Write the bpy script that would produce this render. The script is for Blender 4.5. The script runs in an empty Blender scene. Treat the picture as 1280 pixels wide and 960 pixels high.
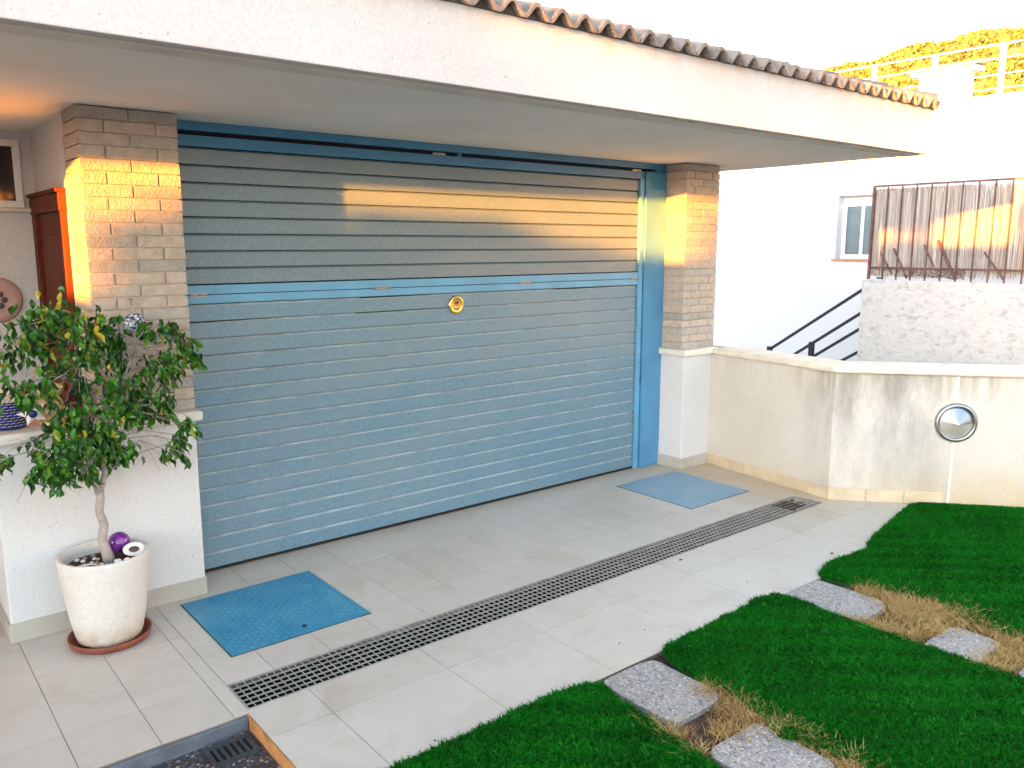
import bpy, math, random
import numpy as np
from mathutils import Vector, Matrix
random.seed(7); rng = np.random.default_rng(7)
S = bpy.context.scene; COL = S.collection
R_ = math.radians

# ------------------------------------------------------------ materials
def new_mat(name):
    m = bpy.data.materials.new(name); m.use_nodes = True
    nt = m.node_tree; b = nt.nodes['Principled BSDF']
    return m, nt, b
def N(nt, t, **kw):
    n = nt.nodes.new(t)
    for k, v in kw.items():
        if k.startswith('i_'): n.inputs[k[2:].replace('_', ' ')].default_value = v
        else: setattr(n, k, v)
    return n
def coords(nt, scale=(1, 1, 1), loc=(0, 0, 0), rot=(0, 0, 0)):
    tc = N(nt, 'ShaderNodeTexCoord'); mp = N(nt, 'ShaderNodeMapping')
    mp.inputs['Scale'].default_value = scale; mp.inputs['Location'].default_value = loc
    mp.inputs['Rotation'].default_value = rot
    nt.links.new(tc.outputs['Object'], mp.inputs['Vector']); return mp.outputs['Vector']
def noise(nt, vec, sc, det=3, rough=.55, dist=0):
    n = N(nt, 'ShaderNodeTexNoise'); n.inputs['Scale'].default_value = sc; n.inputs['Detail'].default_value = det
    n.inputs['Roughness'].default_value = rough; n.inputs['Distortion'].default_value = dist
    nt.links.new(vec, n.inputs['Vector']); return n.outputs['Fac']
def ramp(nt, fac, stops):
    r = N(nt, 'ShaderNodeValToRGB'); e = r.color_ramp.elements
    while len(e) > 2: e.remove(e[-1])
    while len(e) < len(stops): e.new(.5)
    for k, (p, c) in enumerate(stops):
        e[k].position = p; e[k].color = (*c, 1) if not isinstance(c, (int, float)) else (c, c, c, 1)
    nt.links.new(fac, r.inputs['Fac']); return r.outputs['Color']
def mixc(nt, fac, a, b, mode='MIX'):
    m = N(nt, 'ShaderNodeMix', data_type='RGBA', blend_type=mode)
    for sock, v in ((m.inputs[0], fac), (m.inputs[6], a), (m.inputs[7], b)):
        if isinstance(v, (int, float)): sock.default_value = v
        elif isinstance(v, tuple): sock.default_value = (*v, 1)
        else: nt.links.new(v, sock)
    return m.outputs[2]
def math_(nt, op, a, b=0.0):
    m = N(nt, 'ShaderNodeMath', operation=op)
    for s, v in zip(m.inputs, (a, b)):
        if isinstance(v, (int, float)): s.default_value = v
        else: nt.links.new(v, s)
    return m.outputs[0]
def bump(nt, b, h, strength, dist=.01):
    n = N(nt, 'ShaderNodeBump'); n.inputs['Strength'].default_value = strength; n.inputs['Distance'].default_value = dist
    nt.links.new(h, n.inputs['Height']); nt.links.new(n.outputs[0], b.inputs['Normal'])
def simple(name, c, rough=.6, metal=0, var=.15, vs=6, bs=0, bsc=60, spec=.5, stretch=(1, 1, 1)):
    m, nt, b = new_mat(name); v = coords(nt, stretch)
    lo = tuple(x * (1 - var) for x in c); hi = tuple(min(1, x * (1 + var)) for x in c)
    nt.links.new(ramp(nt, noise(nt, v, vs, 5), [(.3, lo), (.7, hi)]), b.inputs['Base Color'])
    b.inputs['Roughness'].default_value = rough; b.inputs['Metallic'].default_value = metal
    b.inputs['Specular IOR Level'].default_value = spec
    if bs: bump(nt, b, noise(nt, v, bsc, 4), bs)
    return m
def render_mat(name, base, warm, pit=.25, rough_bump=.5, dirt=None):
    """rough-cast / limestone-look render with small pits and soft weathering"""
    m, nt, b = new_mat(name); v = coords(nt)
    c = mixc(nt, ramp(nt, noise(nt, v, 1.3, 5), [(.35, 0), (.75, 1)]), base, warm)
    fine = noise(nt, v, 90, 4, .7)
    c = mixc(nt, .35, c, ramp(nt, fine, [(.3, .55), (.65, 1)]), 'MULTIPLY')
    vo = N(nt, 'ShaderNodeTexVoronoi'); vo.inputs['Scale'].default_value = 38; vo.inputs['Randomness'].default_value = 1
    dv = N(nt, 'ShaderNodeVectorMath', operation='ADD'); nz = N(nt, 'ShaderNodeTexNoise'); nz.inputs['Scale'].default_value = 30
    nt.links.new(v, nz.inputs['Vector']); sc = N(nt, 'ShaderNodeVectorMath', operation='SCALE'); sc.inputs['Scale'].default_value = .03
    nt.links.new(nz.outputs['Color'], sc.inputs[0]); nt.links.new(v, dv.inputs[0]); nt.links.new(sc.outputs[0], dv.inputs[1])
    nt.links.new(dv.outputs[0], vo.inputs['Vector'])
    sel = ramp(nt, noise(nt, v, 11, 3), [(.5, 0), (.62, 1)])
    pits = math_(nt, 'MULTIPLY', ramp(nt, vo.outputs['Distance'], [(.06, 1), (.17, 0)]), sel)
    c = mixc(nt, math_(nt, 'MULTIPLY', pits, pit * 2), c, (base[0] * .45, base[1] * .42, base[2] * .36))
    if dirt: c = dirt(nt, v, c)
    nt.links.new(c, b.inputs['Base Color']); b.inputs['Roughness'].default_value = .85
    b.inputs['Specular IOR Level'].default_value = .25
    h = math_(nt, 'SUBTRACT', math_(nt, 'MULTIPLY', fine, .5), pits)
    bump(nt, b, h, rough_bump, .006)
    return m
def sepz(nt, v):
    s = N(nt, 'ShaderNodeSeparateXYZ'); nt.links.new(v, s.inputs[0]); return s.outputs
def maprange(nt, v, a, b_, c=0., d=1.):
    m = N(nt, 'ShaderNodeMapRange', interpolation_type='SMOOTHSTEP')
    for k, x in enumerate((v, a, b_, c, d)):
        if isinstance(x, (int, float)): m.inputs[k].default_value = x
        else: nt.links.new(x, m.inputs[k])
    return m.outputs[0]
M = {}
M['render'] = render_mat('white_render', (.68, .69, .70), (.64, .635, .62))
def fascia_dirt(nt, v, c):
    z = sepz(nt, v)['Z']
    st = noise(nt, coords(nt, (9, 9, 1.2)), 1.2, 4)
    f = math_(nt, 'MULTIPLY', maprange(nt, z, 2.42, 2.60), ramp(nt, st, [(.42, 0), (.7, .75)]))
    return mixc(nt, f, c, (.50, .42, .33))
M['fascia'] = render_mat('fascia_render', (.59, .60, .62), (.55, .55, .55), .3, .5, fascia_dirt)
M['soffit'] = simple('soffit_paint', (.74, .74, .70), .9, var=.06, vs=2, bs=.25, bsc=45, spec=.2)
M['trim'] = simple('soffit_trim_paint', (.62, .62, .57), .9, var=.12, vs=5, bs=.2)
def gw_dirt(nt, v, c):
    o = sepz(nt, coords(nt, loc=(3.9, -1.4, 0))); y, z = o['Y'], o['Z']
    streak = noise(nt, coords(nt, (3.4, 3.4, 1.1)), 1.7, 7, .68)
    streak2 = noise(nt, coords(nt, (16, 16, 1.4), (3, 1, 0)), 1.5, 5, .6)
    bandA = math_(nt, 'MULTIPLY', maprange(nt, y, -1.02, -1.38), maprange(nt, y, -2.05, -1.80))
    top = maprange(nt, z, .2, .8, .55, 1.)
    f = math_(nt, 'MULTIPLY', math_(nt, 'MULTIPLY', bandA, top), ramp(nt, streak, [(.33, 0), (.64, .80)]))
    c = mixc(nt, f, c, (.21, .21, .20))
    g = math_(nt, 'MULTIPLY', maprange(nt, z, .62, .86), ramp(nt, streak2, [(.42, 0), (.72, .75)]))
    g = math_(nt, 'MULTIPLY', g, maprange(nt, y, -.9, -1.3, .25, 1.))
    c = mixc(nt, g, c, (.27, .25, .17))
    bt = math_(nt, 'MULTIPLY', maprange(nt, z, .34, .06), maprange(nt, y, -1.5, -2.2, .25, 1.))
    bt = math_(nt, 'MULTIPLY', bt, ramp(nt, noise(nt, v, 6, 6, .7), [(.3, .2), (.65, 1)]))
    return mixc(nt, bt, c, (.50, .39, .22))
M['garden_wall'] = render_mat('garden_wall_render', (.62, .61, .57), (.55, .53, .47), .25, .45, gw_dirt)
M['cap'] = simple('cap_stone', (.66, .64, .58), .6, var=.1, vs=9, bs=.15, bsc=60)
M['cap_cream'] = simple('cap_cream', (.62, .59, .50), .7, var=.16, vs=7, bs=.2, bsc=60)
M['cable_paint'] = simple('painted_cable', (.70, .69, .66), .7)
M['skirting'] = simple('skirting_tile', (.44, .42, .37), .5, var=.1, vs=4)
M['skirting_stained'] = simple('skirting_tile_stained', (.52, .44, .31), .5, var=.18, vs=5)
M['mortar'] = simple('mortar', (.42, .38, .32), .95, var=.15, vs=20, bs=.4)
for k, c in enumerate([(.44, .385, .33), (.39, .375, .34), (.46, .40, .35), (.34, .33, .305)]):
    M['brick%d' % k] = simple('brick_tone_%d' % k, c, .9, var=.13, vs=30, bs=.5, bsc=120, spec=.2)
def slat_mat(name, c1, c2, c3):
    m, nt, b = new_mat(name)
    v = coords(nt)
    big = noise(nt, coords(nt, (.6, 1, 1.6)), 2.2, 4)
    grain = noise(nt, coords(nt, (1, 1, .45)), 85, 5, .75)
    sp = noise(nt, coords(nt, (1, 1, .35)), 190, 2, .6)
    c = mixc(nt, ramp(nt, grain, [(.32, 0), (.68, 1)]), c1, c2)
    c = mixc(nt, math_(nt, 'MULTIPLY', ramp(nt, big, [(.4, 0), (.7, 1)]), .45), c, c3)
    c = mixc(nt, .5, c, ramp(nt, sp, [(.3, .6), (.65, 1.0)]), 'MULTIPLY')
    nt.links.new(c, b.inputs['Base Color'])
    nt.links.new(ramp(nt, grain, [(.2, .30), (.8, .52)]), b.inputs['Roughness'])
    b.inputs['Metallic'].default_value = .25
    bump(nt, b, grain, .3, .002); return m
M['slat'] = slat_mat('blue_grey_slats', (.115, .225, .315), (.20, .335, .43), (.25, .32, .36))
M['slat_up'] = slat_mat('blue_grey_slats_upper', (.125, .205, .265), (.215, .30, .36), (.26, .31, .34))  # slightly greyer blue for the upper leaf
M['slat_highlight_dust'] = simple('dusty_highlight_lip', (.30, .38, .42), .9, var=.3, vs=3, stretch=(3, 1, 1))  # pale lip: dust plus a highlight line painted into the colour
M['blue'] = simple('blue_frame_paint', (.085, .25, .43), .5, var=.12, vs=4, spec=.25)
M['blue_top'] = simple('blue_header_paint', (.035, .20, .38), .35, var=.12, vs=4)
M['blue_rail'] = simple('blue_rail_paint', (.12, .33, .52), .4, var=.12, vs=4)
M['black'] = simple('dark_gap', (.006, .006, .007), .8)
M['hole'] = simple('dark_void', (.0015, .0015, .0018), .9)
M['cone'] = simple('brushed_cone', (.42, .46, .52), .38, 1, var=.05, vs=20)
M['steel'] = simple('galvanised_steel', (.38, .40, .43), .30, 1, var=.15, vs=20)
M['grate'] = simple('grating_steel', (.50, .50, .48), .45, .6, var=.2, vs=12)
M['brass'] = simple('brass', (.80, .58, .20), .25, 1, var=.1, vs=20)
M['brass_dark'] = simple('dark_brass', (.30, .19, .07), .35, 1)  # darker brass for the groove ring and key cylinder
M['white_pvc'] = simple('white_window_frame', (.80, .80, .80), .4, var=.03)
M['pane'] = simple('dark_glass', (.018, .02, .026), .08, var=.1, spec=.6)
M['pane_blue'] = simple('shutter_slate', (.09, .15, .18), .25, var=.1)
M['terracotta'] = simple('terracotta', (.22, .062, .035), .75, var=.25, vs=14, bs=.3)
M['sill_brick'] = simple('sill_terracotta', (.45, .20, .13), .8)
def wood():
    m, nt, b = new_mat('red_brown_wood')
    g = noise(nt, coords(nt, (9, 9, .7)), 6, 6, .6, .6)
    nt.links.new(ramp(nt, g, [(.3, (.07, .010, .004)), (.7, (.17, .030, .009))]), b.inputs['Base Color'])
    b.inputs['Roughness'].default_value = .55; b.inputs['Specular IOR Level'].default_value = .2; bump(nt, b, g, .2, .003); return m
M['wood'] = wood()
def tile_mat(k, c):
    m, nt, b = new_mat('floor_tile_%d' % k); v = coords(nt)
    a = noise(nt, v, 1.1, 5); f = noise(nt, v, 14, 6, .7)
    cc = ramp(nt, f, [(.25, tuple(x * .93 for x in c)), (.75, tuple(x * 1.05 for x in c))])
    cc = mixc(nt, math_(nt, 'MULTIPLY', ramp(nt, a, [(.45, 0), (.75, 1)]), .4), cc, (c[0] * .86, c[1] * .82, c[2] * .74))
    sp = ramp(nt, noise(nt, coords(nt, loc=(4, 2, 0)), 3.2, 8, .72, .6), [(.50, 0), (.72, .55)])
    cc = mixc(nt, sp, cc, (c[0] * .74, c[1] * .69, c[2] * .58))
    # stain by the right wall and drain end; darker floor towards the door
    o = sepz(nt, v); w = math_(nt, 'MULTIPLY', maprange(nt, o['X'], 3.05, 3.65), maprange(nt, o['Y'], -1.75, -1.1))
    w = math_(nt, 'MULTIPLY', w, ramp(nt, noise(nt, v, 5, 5), [(.25, .15), (.6, .8)]))
    cc = mixc(nt, w, cc, (.48, .36, .22))
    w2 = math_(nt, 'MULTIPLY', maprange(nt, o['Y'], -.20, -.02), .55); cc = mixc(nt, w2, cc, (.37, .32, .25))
    nt.links.new(cc, b.inputs['Base Color'])
    nt.links.new(ramp(nt, f, [(.2, .38), (.8, .55)]), b.inputs['Roughness'])
    bump(nt, b, f, .08, .002); return m
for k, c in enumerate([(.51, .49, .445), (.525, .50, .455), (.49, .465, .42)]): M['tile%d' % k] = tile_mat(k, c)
M['grout'] = simple('grout', (.24, .205, .16), .95, var=.75, vs=2.2)
M['step_side'] = simple('worn_step_edge', (.42, .20, .07), .8, var=.35, vs=16, bs=.3)
M['concrete'] = simple('grey_concrete_edge', (.10, .12, .15), .6, var=.4, vs=9, bs=.3)
M['gutter_iron'] = simple('gutter_iron', (.055, .06, .07), .5, .3, var=.3, vs=20)
M['soil'] = simple('dark_soil', (.055, .030, .020), .95, var=.5, vs=18, bs=.8, bsc=70)
M['ground'] = simple('dry_ground', (.20, .17, .13), .95, var=.3, vs=.6)
def pebble(name, cols, scale, grout):
    m, nt, b = new_mat(name); v = coords(nt)
    vo = N(nt, 'ShaderNodeTexVoronoi'); vo.inputs['Scale'].default_value = scale; nt.links.new(v, vo.inputs['Vector'])
    s = N(nt, 'ShaderNodeSeparateColor'); nt.links.new(vo.outputs['Color'], s.inputs[0])
    r = N(nt, 'ShaderNodeValToRGB'); r.color_ramp.interpolation = 'CONSTANT'; e = r.color_ramp.elements
    while len(e) < len(cols): e.new(.5)
    for k, c in enumerate(cols): e[k].position = k / len(cols); e[k].color = (*c, 1)
    nt.links.new(s.outputs[0], r.inputs['Fac'])
    edge = ramp(nt, vo.outputs['Distance'], [(.42, 0), (.62, 1)])
    c = mixc(nt, edge, r.outputs['Color'], grout)
    c = mixc(nt, .4, c, ramp(nt, noise(nt, v, 5, 4), [(.3, .6), (.7, 1.)]), 'MULTIPLY')
    nt.links.new(c, b.inputs['Base Color']); b.inputs['Roughness'].default_value = .55
    bump(nt, b, math_(nt, 'SUBTRACT', 1.0, vo.outputs['Distance']), .5, .006); return m
M['pebble_dark'] = pebble('dark_pebble_concrete', [(.045, .06, .10), (.07, .08, .11), (.17, .11, .09), (.03, .035, .05), (.13, .14, .17), (.09, .06, .05), (.34, .30, .27), (.05, .06, .08)], 85, (.035, .035, .04))
M['pebble'] = pebble('light_pebble_concrete', [(.30, .32, .34), (.40, .40, .39), (.20, .24, .29), (.44, .39, .35), (.26, .26, .26), (.52, .50, .48), (.10, .13, .18), (.34, .32, .31)], 100, (.30, .28, .25))
def mat_tread(name, c, hi, glossy):
    m, nt, b = new_mat(name); v = coords(nt)
    f = ramp(nt, noise(nt, v, 5, 5), [(.3, 0), (.75, 1)])
    nt.links.new(mixc(nt, f, c, hi), b.inputs['Base Color']); b.inputs['Roughness'].default_value = glossy; return m
M['tread'] = mat_tread('blue_tread_plate', (.015, .18, .33), (.07, .27, .40), .36)
M['tread_glare'] = mat_tread('glare_blue_tread_plate', (.16, .29, .40), (.24, .36, .45), .45)  # glare on the farther plate painted in as a paler, greyer blue
def _potdirt(nt, v, c):
    z = sepz(nt, v)['Z']; f = math_(nt, 'MULTIPLY', maprange(nt, z, .13, .02), ramp(nt, noise(nt, v, 16, 6, .7), [(.35, 0), (.65, .8)]))
    return mixc(nt, f, c, (.42, .30, .18))
M['pot'] = render_mat('white_pot', (.70, .69, .66), (.62, .59, .51), .4, .3, _potdirt)
M['bark'] = simple('pale_bark', (.36, .32, .29), .85, var=.25, vs=25, bs=.4)
def leafm(name, cols, rough=.35):
    m, nt, b = new_mat(name)
    at = N(nt, 'ShaderNodeAttribute', attribute_name='tone')
    r = ramp(nt, at.outputs['Fac'], cols); nt.links.new(r, b.inputs['Base Color'])
    b.inputs['Roughness'].default_value = rough; b.inputs['Specular IOR Level'].default_value = .4
    b.inputs['Transmission Weight'].default_value = 0
    return m
M['leaf'] = leafm('ficus_leaf', [(0, (.005, .040, .004)), (.4, (.018, .105, .007)), (.80, (.065, .21, .012)), (.88, (.12, .22, .015)), (1, (.42, .34, .02))])
M['turf'] = leafm('turf_blade', [(.1, (.0005, .006, .001)), (.45, (.002, .090, .003)), (.85, (.008, .20, .010)), (1, (.04, .26, .03))], .75)
M['turf'].node_tree.nodes['Principled BSDF'].inputs['Specular IOR Level'].default_value = .08
M['dry'] = leafm('dry_blade', [(0, (.07, .030, .015)), (.35, (.28, .16, .05)), (.7, (.50, .37, .14)), (1, (.68, .57, .28))], .8)
M['bush'] = leafm('shrub_leaf', [(0, (.04, .06, .022)), (.5, (.10, .135, .045)), (1, (.19, .235, .10))], .9)
M['darkleaf'] = leafm('sun_dapple_leaf', [(0, (.02, .05, .01)), (1, (.05, .10, .02))], .7)
M['turf_base'] = simple('turf_backing', (.003, .045, .006), .95)
M['eave_mortar'] = simple('shade_dark_eave_mortar', (.09, .075, .06), .95, var=.4, vs=14, bs=.4)  # dark colour paints the shade of the hollows beneath the eave tiles
M['roof'] = simple('grey_roof_tile', (.20, .18, .165), .85, var=.4, vs=11, bs=.3)
M['neigh'] = simple('white_house_paint', (.56, .59, .64), .8, var=.02, vs=1, bs=.08, bsc=30, spec=.2)
def roughwall():
    m, nt, b = new_mat('torn_render'); v = coords(nt, (1, 1, 1.6))
    f = noise(nt, v, 10, 7, .72, .5)
    nt.links.new(ramp(nt, f, [(.33, (.38, .37, .35)), (.46, (.62, .61, .59)), (.7, (.68, .67, .65))]), b.inputs['Base Color'])
    b.inputs['Roughness'].default_value = .9; bump(nt, b, f, .9, .05); return m
M['rough_wall'] = roughwall()
M['shutter_wood'] = simple('varnished_shutter', (.42, .24, .10), .5, var=.2, vs=5)
M['rust'] = simple('rusty_iron', (.13, .065, .055), .6, .3, var=.4, vs=8)
M['black_iron'] = simple('dark_blue_iron', (.012, .014, .035), .45, .2)
M['rail_white'] = simple('white_rail_paint', (.75, .72, .68), .5, var=.05)
M['reed'] = leafm('reed_stem', [(0, (.26, .22, .19)), (.5, (.47, .42, .38)), (1, (.66, .61, .56))], .85)
M['hill'] = simple('hill_ground', (.20, .24, .10), .95, var=.45, vs=.12)
M['blocker_wall'] = simple('sun_blocker_wall', (.5, .47, .42), .9)
M['navy'] = simple('cobalt_glaze', (.012, .035, .19), .25, var=.3, vs=12)
M['cream'] = simple('cream_glaze', (.68, .60, .48), .4, var=.08)
M['tan'] = simple('sand_ceramic', (.55, .38, .22), .6, var=.3, vs=40, bs=.3)
M['pink'] = simple('pink_stoneware', (.46, .29, .26), .55, var=.2, vs=14)
M['pinkdark'] = simple('dark_glaze_pattern', (.07, .05, .07), .4)
M['shell'] = simple('white_shell', (.80, .77, .72), .4, var=.06, vs=30)
M['shell_brown'] = simple('brown_shell', (.35, .18, .08), .35, var=.5, vs=60)
M['shell_dark'] = simple('shell_inside', (.09, .045, .05), .3)
def glassball():
    m, nt, b = new_mat('purple_glass'); v = coords(nt)
    f = noise(nt, v, 14, 3, .5, 2)
    nt.links.new(ramp(nt, f, [(.3, (.035, .010, .14)), (.5, (.12, .02, .24)), (.72, (.36, .05, .34))]), b.inputs['Base Color'])
    b.inputs['Roughness'].default_value = .12; b.inputs['Coat Weight'].default_value = .6; return m
M['purple'] = glassball()
def mosaic():
    m, nt, b = new_mat('mosaic_glass'); v = coords(nt)
    vo = N(nt, 'ShaderNodeTexVoronoi'); vo.inputs['Scale'].default_value = 110; nt.links.new(v, vo.inputs['Vector'])
    s = N(nt, 'ShaderNodeSeparateColor'); nt.links.new(vo.outputs['Color'], s.inputs[0])
    nt.links.new(ramp(nt, s.outputs[0], [(.3, (.03, .08, .20)), (.45, (.75, .78, .80)), (.7, (.30, .42, .55)), (.85, (.8, .8, .8))]), b.inputs['Base Color'])
    b.inputs['Roughness'].default_value = .15; return m
M['mosaic'] = mosaic()

# ------------------------------------------------------------ mesh helpers
OFF = {}
class MB:
    def __init__(s): s.v = []; s.f = []; s.m = []; s.sm = []
    def add(s, vs, fs, mi=0, smooth=False):
        o = len(s.v); s.v += [tuple(p) for p in vs]; s.f += [tuple(i + o for i in f) for f in fs]
        s.m += [mi] * len(fs); s.sm += [smooth] * len(fs); return s
    def box(s, x0, x1, y0, y1, z0, z1, mi=0, T=None):
        vs = [(x, y, z) for z in (z0, z1) for y in (y0, y1) for x in (x0, x1)]
        if T: vs = [T @ Vector(p) for p in vs]
        return s.add(vs, [(0, 2, 3, 1), (4, 5, 7, 6), (0, 1, 5, 4), (1, 3, 7, 5), (3, 2, 6, 7), (2, 0, 4, 6)], mi)
    def bar(s, a, b, w, h=None, mi=0):
        a, b = Vector(a), Vector(b); h = h or w; d = (b - a).normalized()
        up = Vector((0, 0, 1)) if abs(d.z) < .95 else Vector((0, 1, 0))
        sx = d.cross(up).normalized() * w / 2; sz = sx.cross(d).normalized() * h / 2
        vs = [p + i * sx + j * sz for p in (a, b) for i, j in ((-1, -1), (1, -1), (1, 1), (-1, 1))]
        return s.add(vs, [(0, 1, 2, 3), (7, 6, 5, 4), (0, 4, 5, 1), (1, 5, 6, 2), (2, 6, 7, 3), (3, 7, 4, 0)], mi)
    def tube(s, pts, rs, n=8, mi=0, closed=True):
        pts = [Vector(p) for p in pts]; rs = rs if hasattr(rs, '__len__') else [rs] * len(pts)
        vs = []; fs = []; prev = None
        for k, p in enumerate(pts):
            d = (pts[min(k + 1, len(pts) - 1)] - pts[max(k - 1, 0)]).normalized()
            if prev is None: prev = d.orthogonal().normalized()
            prev = (prev - d * prev.dot(d)).normalized(); q = d.cross(prev)
            for j in range(n):
                a = 2 * math.pi * j / n; vs.append(p + rs[k] * (math.cos(a) * prev + math.sin(a) * q))
        for k in range(len(pts) - 1):
            for j in range(n):
                a, b = k * n + j, k * n + (j + 1) % n; fs.append((a, b, b + n, a + n))
        fs.append(tuple(range(n))[::-1]); fs.append(tuple(range(len(vs) - n, len(vs))))
        return s.add(vs, fs, mi, True)
    def lathe(s, prof, c=(0, 0, 0), n=32, mi=0, T=None, smooth=True, sx=1, sy=1):
        vs = []; fs = []
        for r, z in prof:
            for j in range(n):
                a = 2 * math.pi * j / n; p = Vector((r * math.cos(a) * sx, r * math.sin(a) * sy, z))
                if T: p = T @ p
                vs.append(p + Vector(c))
        for k in range(len(prof) - 1):
            for j in range(n):
                a, b = k * n + j, k * n + (j + 1) % n; fs.append((a, b, b + n, a + n))
        return s.add(vs, fs, mi, smooth)
    def prism(s, poly, z0, z1, mi=0):
        n = len(poly); vs = [(x, y, z0) for x, y in poly] + [(x, y, z1) for x, y in poly]
        return s.add(vs, [tuple(range(n))[::-1], tuple(range(n, 2 * n))] + [(i, (i + 1) % n, (i + 1) % n + n, i + n) for i in range(n)], mi)
    def extx(s, poly, x0, x1, mi=0):
        n = len(poly); vs = [(x0, y, z) for y, z in poly] + [(x1, y, z) for y, z in poly]
        return s.add(vs, [tuple(range(n)), tuple(range(2 * n - 1, n - 1, -1))] + [(i, i + n, (i + 1) % n + n, (i + 1) % n) for i in range(n)], mi)
    def ball(s, c, r, mi=0, n=20, sq=(1, 1, 1)):
        prof = [(max(1e-4, r * math.sin(math.pi * k / 12)), -r * math.cos(math.pi * k / 12)) for k in range(13)]
        T = Matrix.Diagonal((*sq, 1)); return s.lathe(prof, c, n, mi, T)
    def build(s, name, mats, parent=None, bev=0, tone=None):
        if not isinstance(mats, (list, tuple)): mats = [mats]
        me = bpy.data.meshes.new(name)
        o = Vector(OFF.get(parent.name, (0, 0, 0))) if parent else Vector((0, 0, 0))
        me.from_pydata([tuple(Vector(p) - o) for p in s.v], [], s.f)
        for m in mats: me.materials.append(M[m])
        me.polygons.foreach_set('material_index', s.m); me.polygons.foreach_set('use_smooth', s.sm)
        if tone is not None:
            a = me.attributes.new('tone', 'FLOAT', 'FACE'); a.data.foreach_set('value', tone)
        me.update()
        ob = bpy.data.objects.new(name, me); COL.objects.link(ob)
        if parent: ob.parent = parent; OFF[ob.name] = tuple(o)
        if bev:
            b = ob.modifiers.new('bevel', 'BEVEL'); b.width = bev; b.segments = 2; b.limit_method = 'ANGLE'; b.angle_limit = R_(40)
        return ob
def tag(o, label=None, cat=None, group=None, kind=None):
    if label: o['label'] = label
    if cat: o['category'] = cat
    if group: o['group'] = group
    if kind: o['kind'] = kind
    return o
def thing(name, label, cat, loc=(0, 0, 0), group=None):
    o = bpy.data.objects.new(name, None); COL.objects.link(o); o.location = loc; OFF[o.name] = loc
    o.empty_display_size = .1
    return tag(o, label, cat, group)
def recenter(o):
    """move a single-mesh thing's origin to its own base"""
    me = o.data; n = len(me.vertices); co = np.empty(n * 3, 'f'); me.vertices.foreach_get('co', co); co = co.reshape(-1, 3)
    c = np.array([(co[:, 0].min() + co[:, 0].max()) / 2, (co[:, 1].min() + co[:, 1].max()) / 2, co[:, 2].min()])
    me.vertices.foreach_set('co', (co - c).astype('f').ravel()); o.location = [float(q) for q in c]; me.update(); return o
def np_mesh(name, V, F, mat, tone=None, parent=None, smooth=False):
    me = bpy.data.meshes.new(name); nv, nf, k = len(V), len(F), F.shape[1]
    me.vertices.add(nv); me.vertices.foreach_set('co', V.astype('f').ravel())
    me.loops.add(nf * k); me.loops.foreach_set('vertex_index', F.astype('i').ravel())
    me.polygons.add(nf); me.polygons.foreach_set('loop_start', np.arange(0, nf * k, k, dtype='i'))
    me.polygons.foreach_set('loop_total', np.full(nf, k, 'i'))
    me.update(calc_edges=True)
    if smooth: me.polygons.foreach_set('use_smooth', np.ones(nf, bool))
    if tone is not None:
        a = me.attributes.new('tone', 'FLOAT', 'FACE'); a.data.foreach_set('value', tone.astype('f'))
    me.materials.append(M[mat]); o = bpy.data.objects.new(name, me); COL.objects.link(o)
    if parent: o.parent = parent
    return o

SZ = 2.29           # soffit height
# ------------------------------------------------------------ ground, driveway
g = MB(); g.add([(-900, -900, -.16), (900, -900, -.16), (900, 900, -.16), (-900, 900, -.16)], [(0, 1, 2, 3)])
tag(g.build('ground', 'ground'), kind='structure')

GX0, GX1, GY0, GY1 = -.337, 3.62, -1.40, -1.178   # drain trench
tl = MB()
def tile(x0, x1, y0, y1, clip):
    x0, x1 = max(x0, clip[0]), min(x1, clip[1]); y0, y1 = max(y0, clip[2]), min(y1, clip[3])
    if x1 - x0 < .012 or y1 - y0 < .012: return
    g_ = .0014; z = random.uniform(-.0006, .0006); k = random.choice([0, 0, 1, 2])
    tl.box(x0 + g_, x1 - g_, y0 + g_, y1 - g_, -.012, z, k)
def zone(clip, xs, dx, ys, dy):
    i0 = math.floor((clip[0] - xs) / dx); i1 = math.ceil((clip[1] - xs) / dx)
    j0 = math.floor((clip[2] - ys) / dy); j1 = math.ceil((clip[3] - ys) / dy)
    for i in range(i0, i1):
        for j in range(j0, j1):
            tile(xs + i * dx, xs + (i + 1) * dx, ys + j * dy, ys + (j + 1) * dy, clip)
zone((-2.6, -.337, -1.42, .95), -.905, .255, -.65, .5)
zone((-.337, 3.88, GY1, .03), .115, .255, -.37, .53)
zone((-.346, 4.2, -2.07, GY0), .41, .51, -1.62, .45)
tl.box(-2.6, -.337, -1.42, .95, -.15, -.0035, 3)
tl.box(-.337, 3.90, GY1, .03, -.15, -.0035, 3)
tl.box(-.337, 4.35, -2.07, GY0, -.15, -.0035, 3)
tl.box(GX1, 3.90, GY0, GY1, -.15, -.004, 3)
tl.box(GX1 + .002, 3.89, GY0 + .001, GY1 - .001, -.004, -.0005, 1)
dw = tl.build('driveway', ['tile0', 'tile1', 'tile2', 'grout']); tag(dw, kind='structure')
sd = MB(); sd.box(-.3505, -.3465, -4.5, -1.423, -.15, -.003)
tag(sd.build('kerb', 'step_side', bev=.004), kind='structure')
ce = MB(); ce.box(-2.6, -.352, -1.440, -1.4225, -.15, -.006)
tag(ce.build('step_edge', 'concrete', bev=.004), kind='structure')
pb = MB(); pb.box(-6, -.352, -6.5, -1.4405, -.158, -.058)
tag(pb.build('pebble_path', 'pebble_dark'), kind='structure')
so = MB(); so.box(-.336, 5.2, -6.5, -2.072, -.158, -.020)
tag(so.build('soil', 'soil'), kind='structure')

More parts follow.
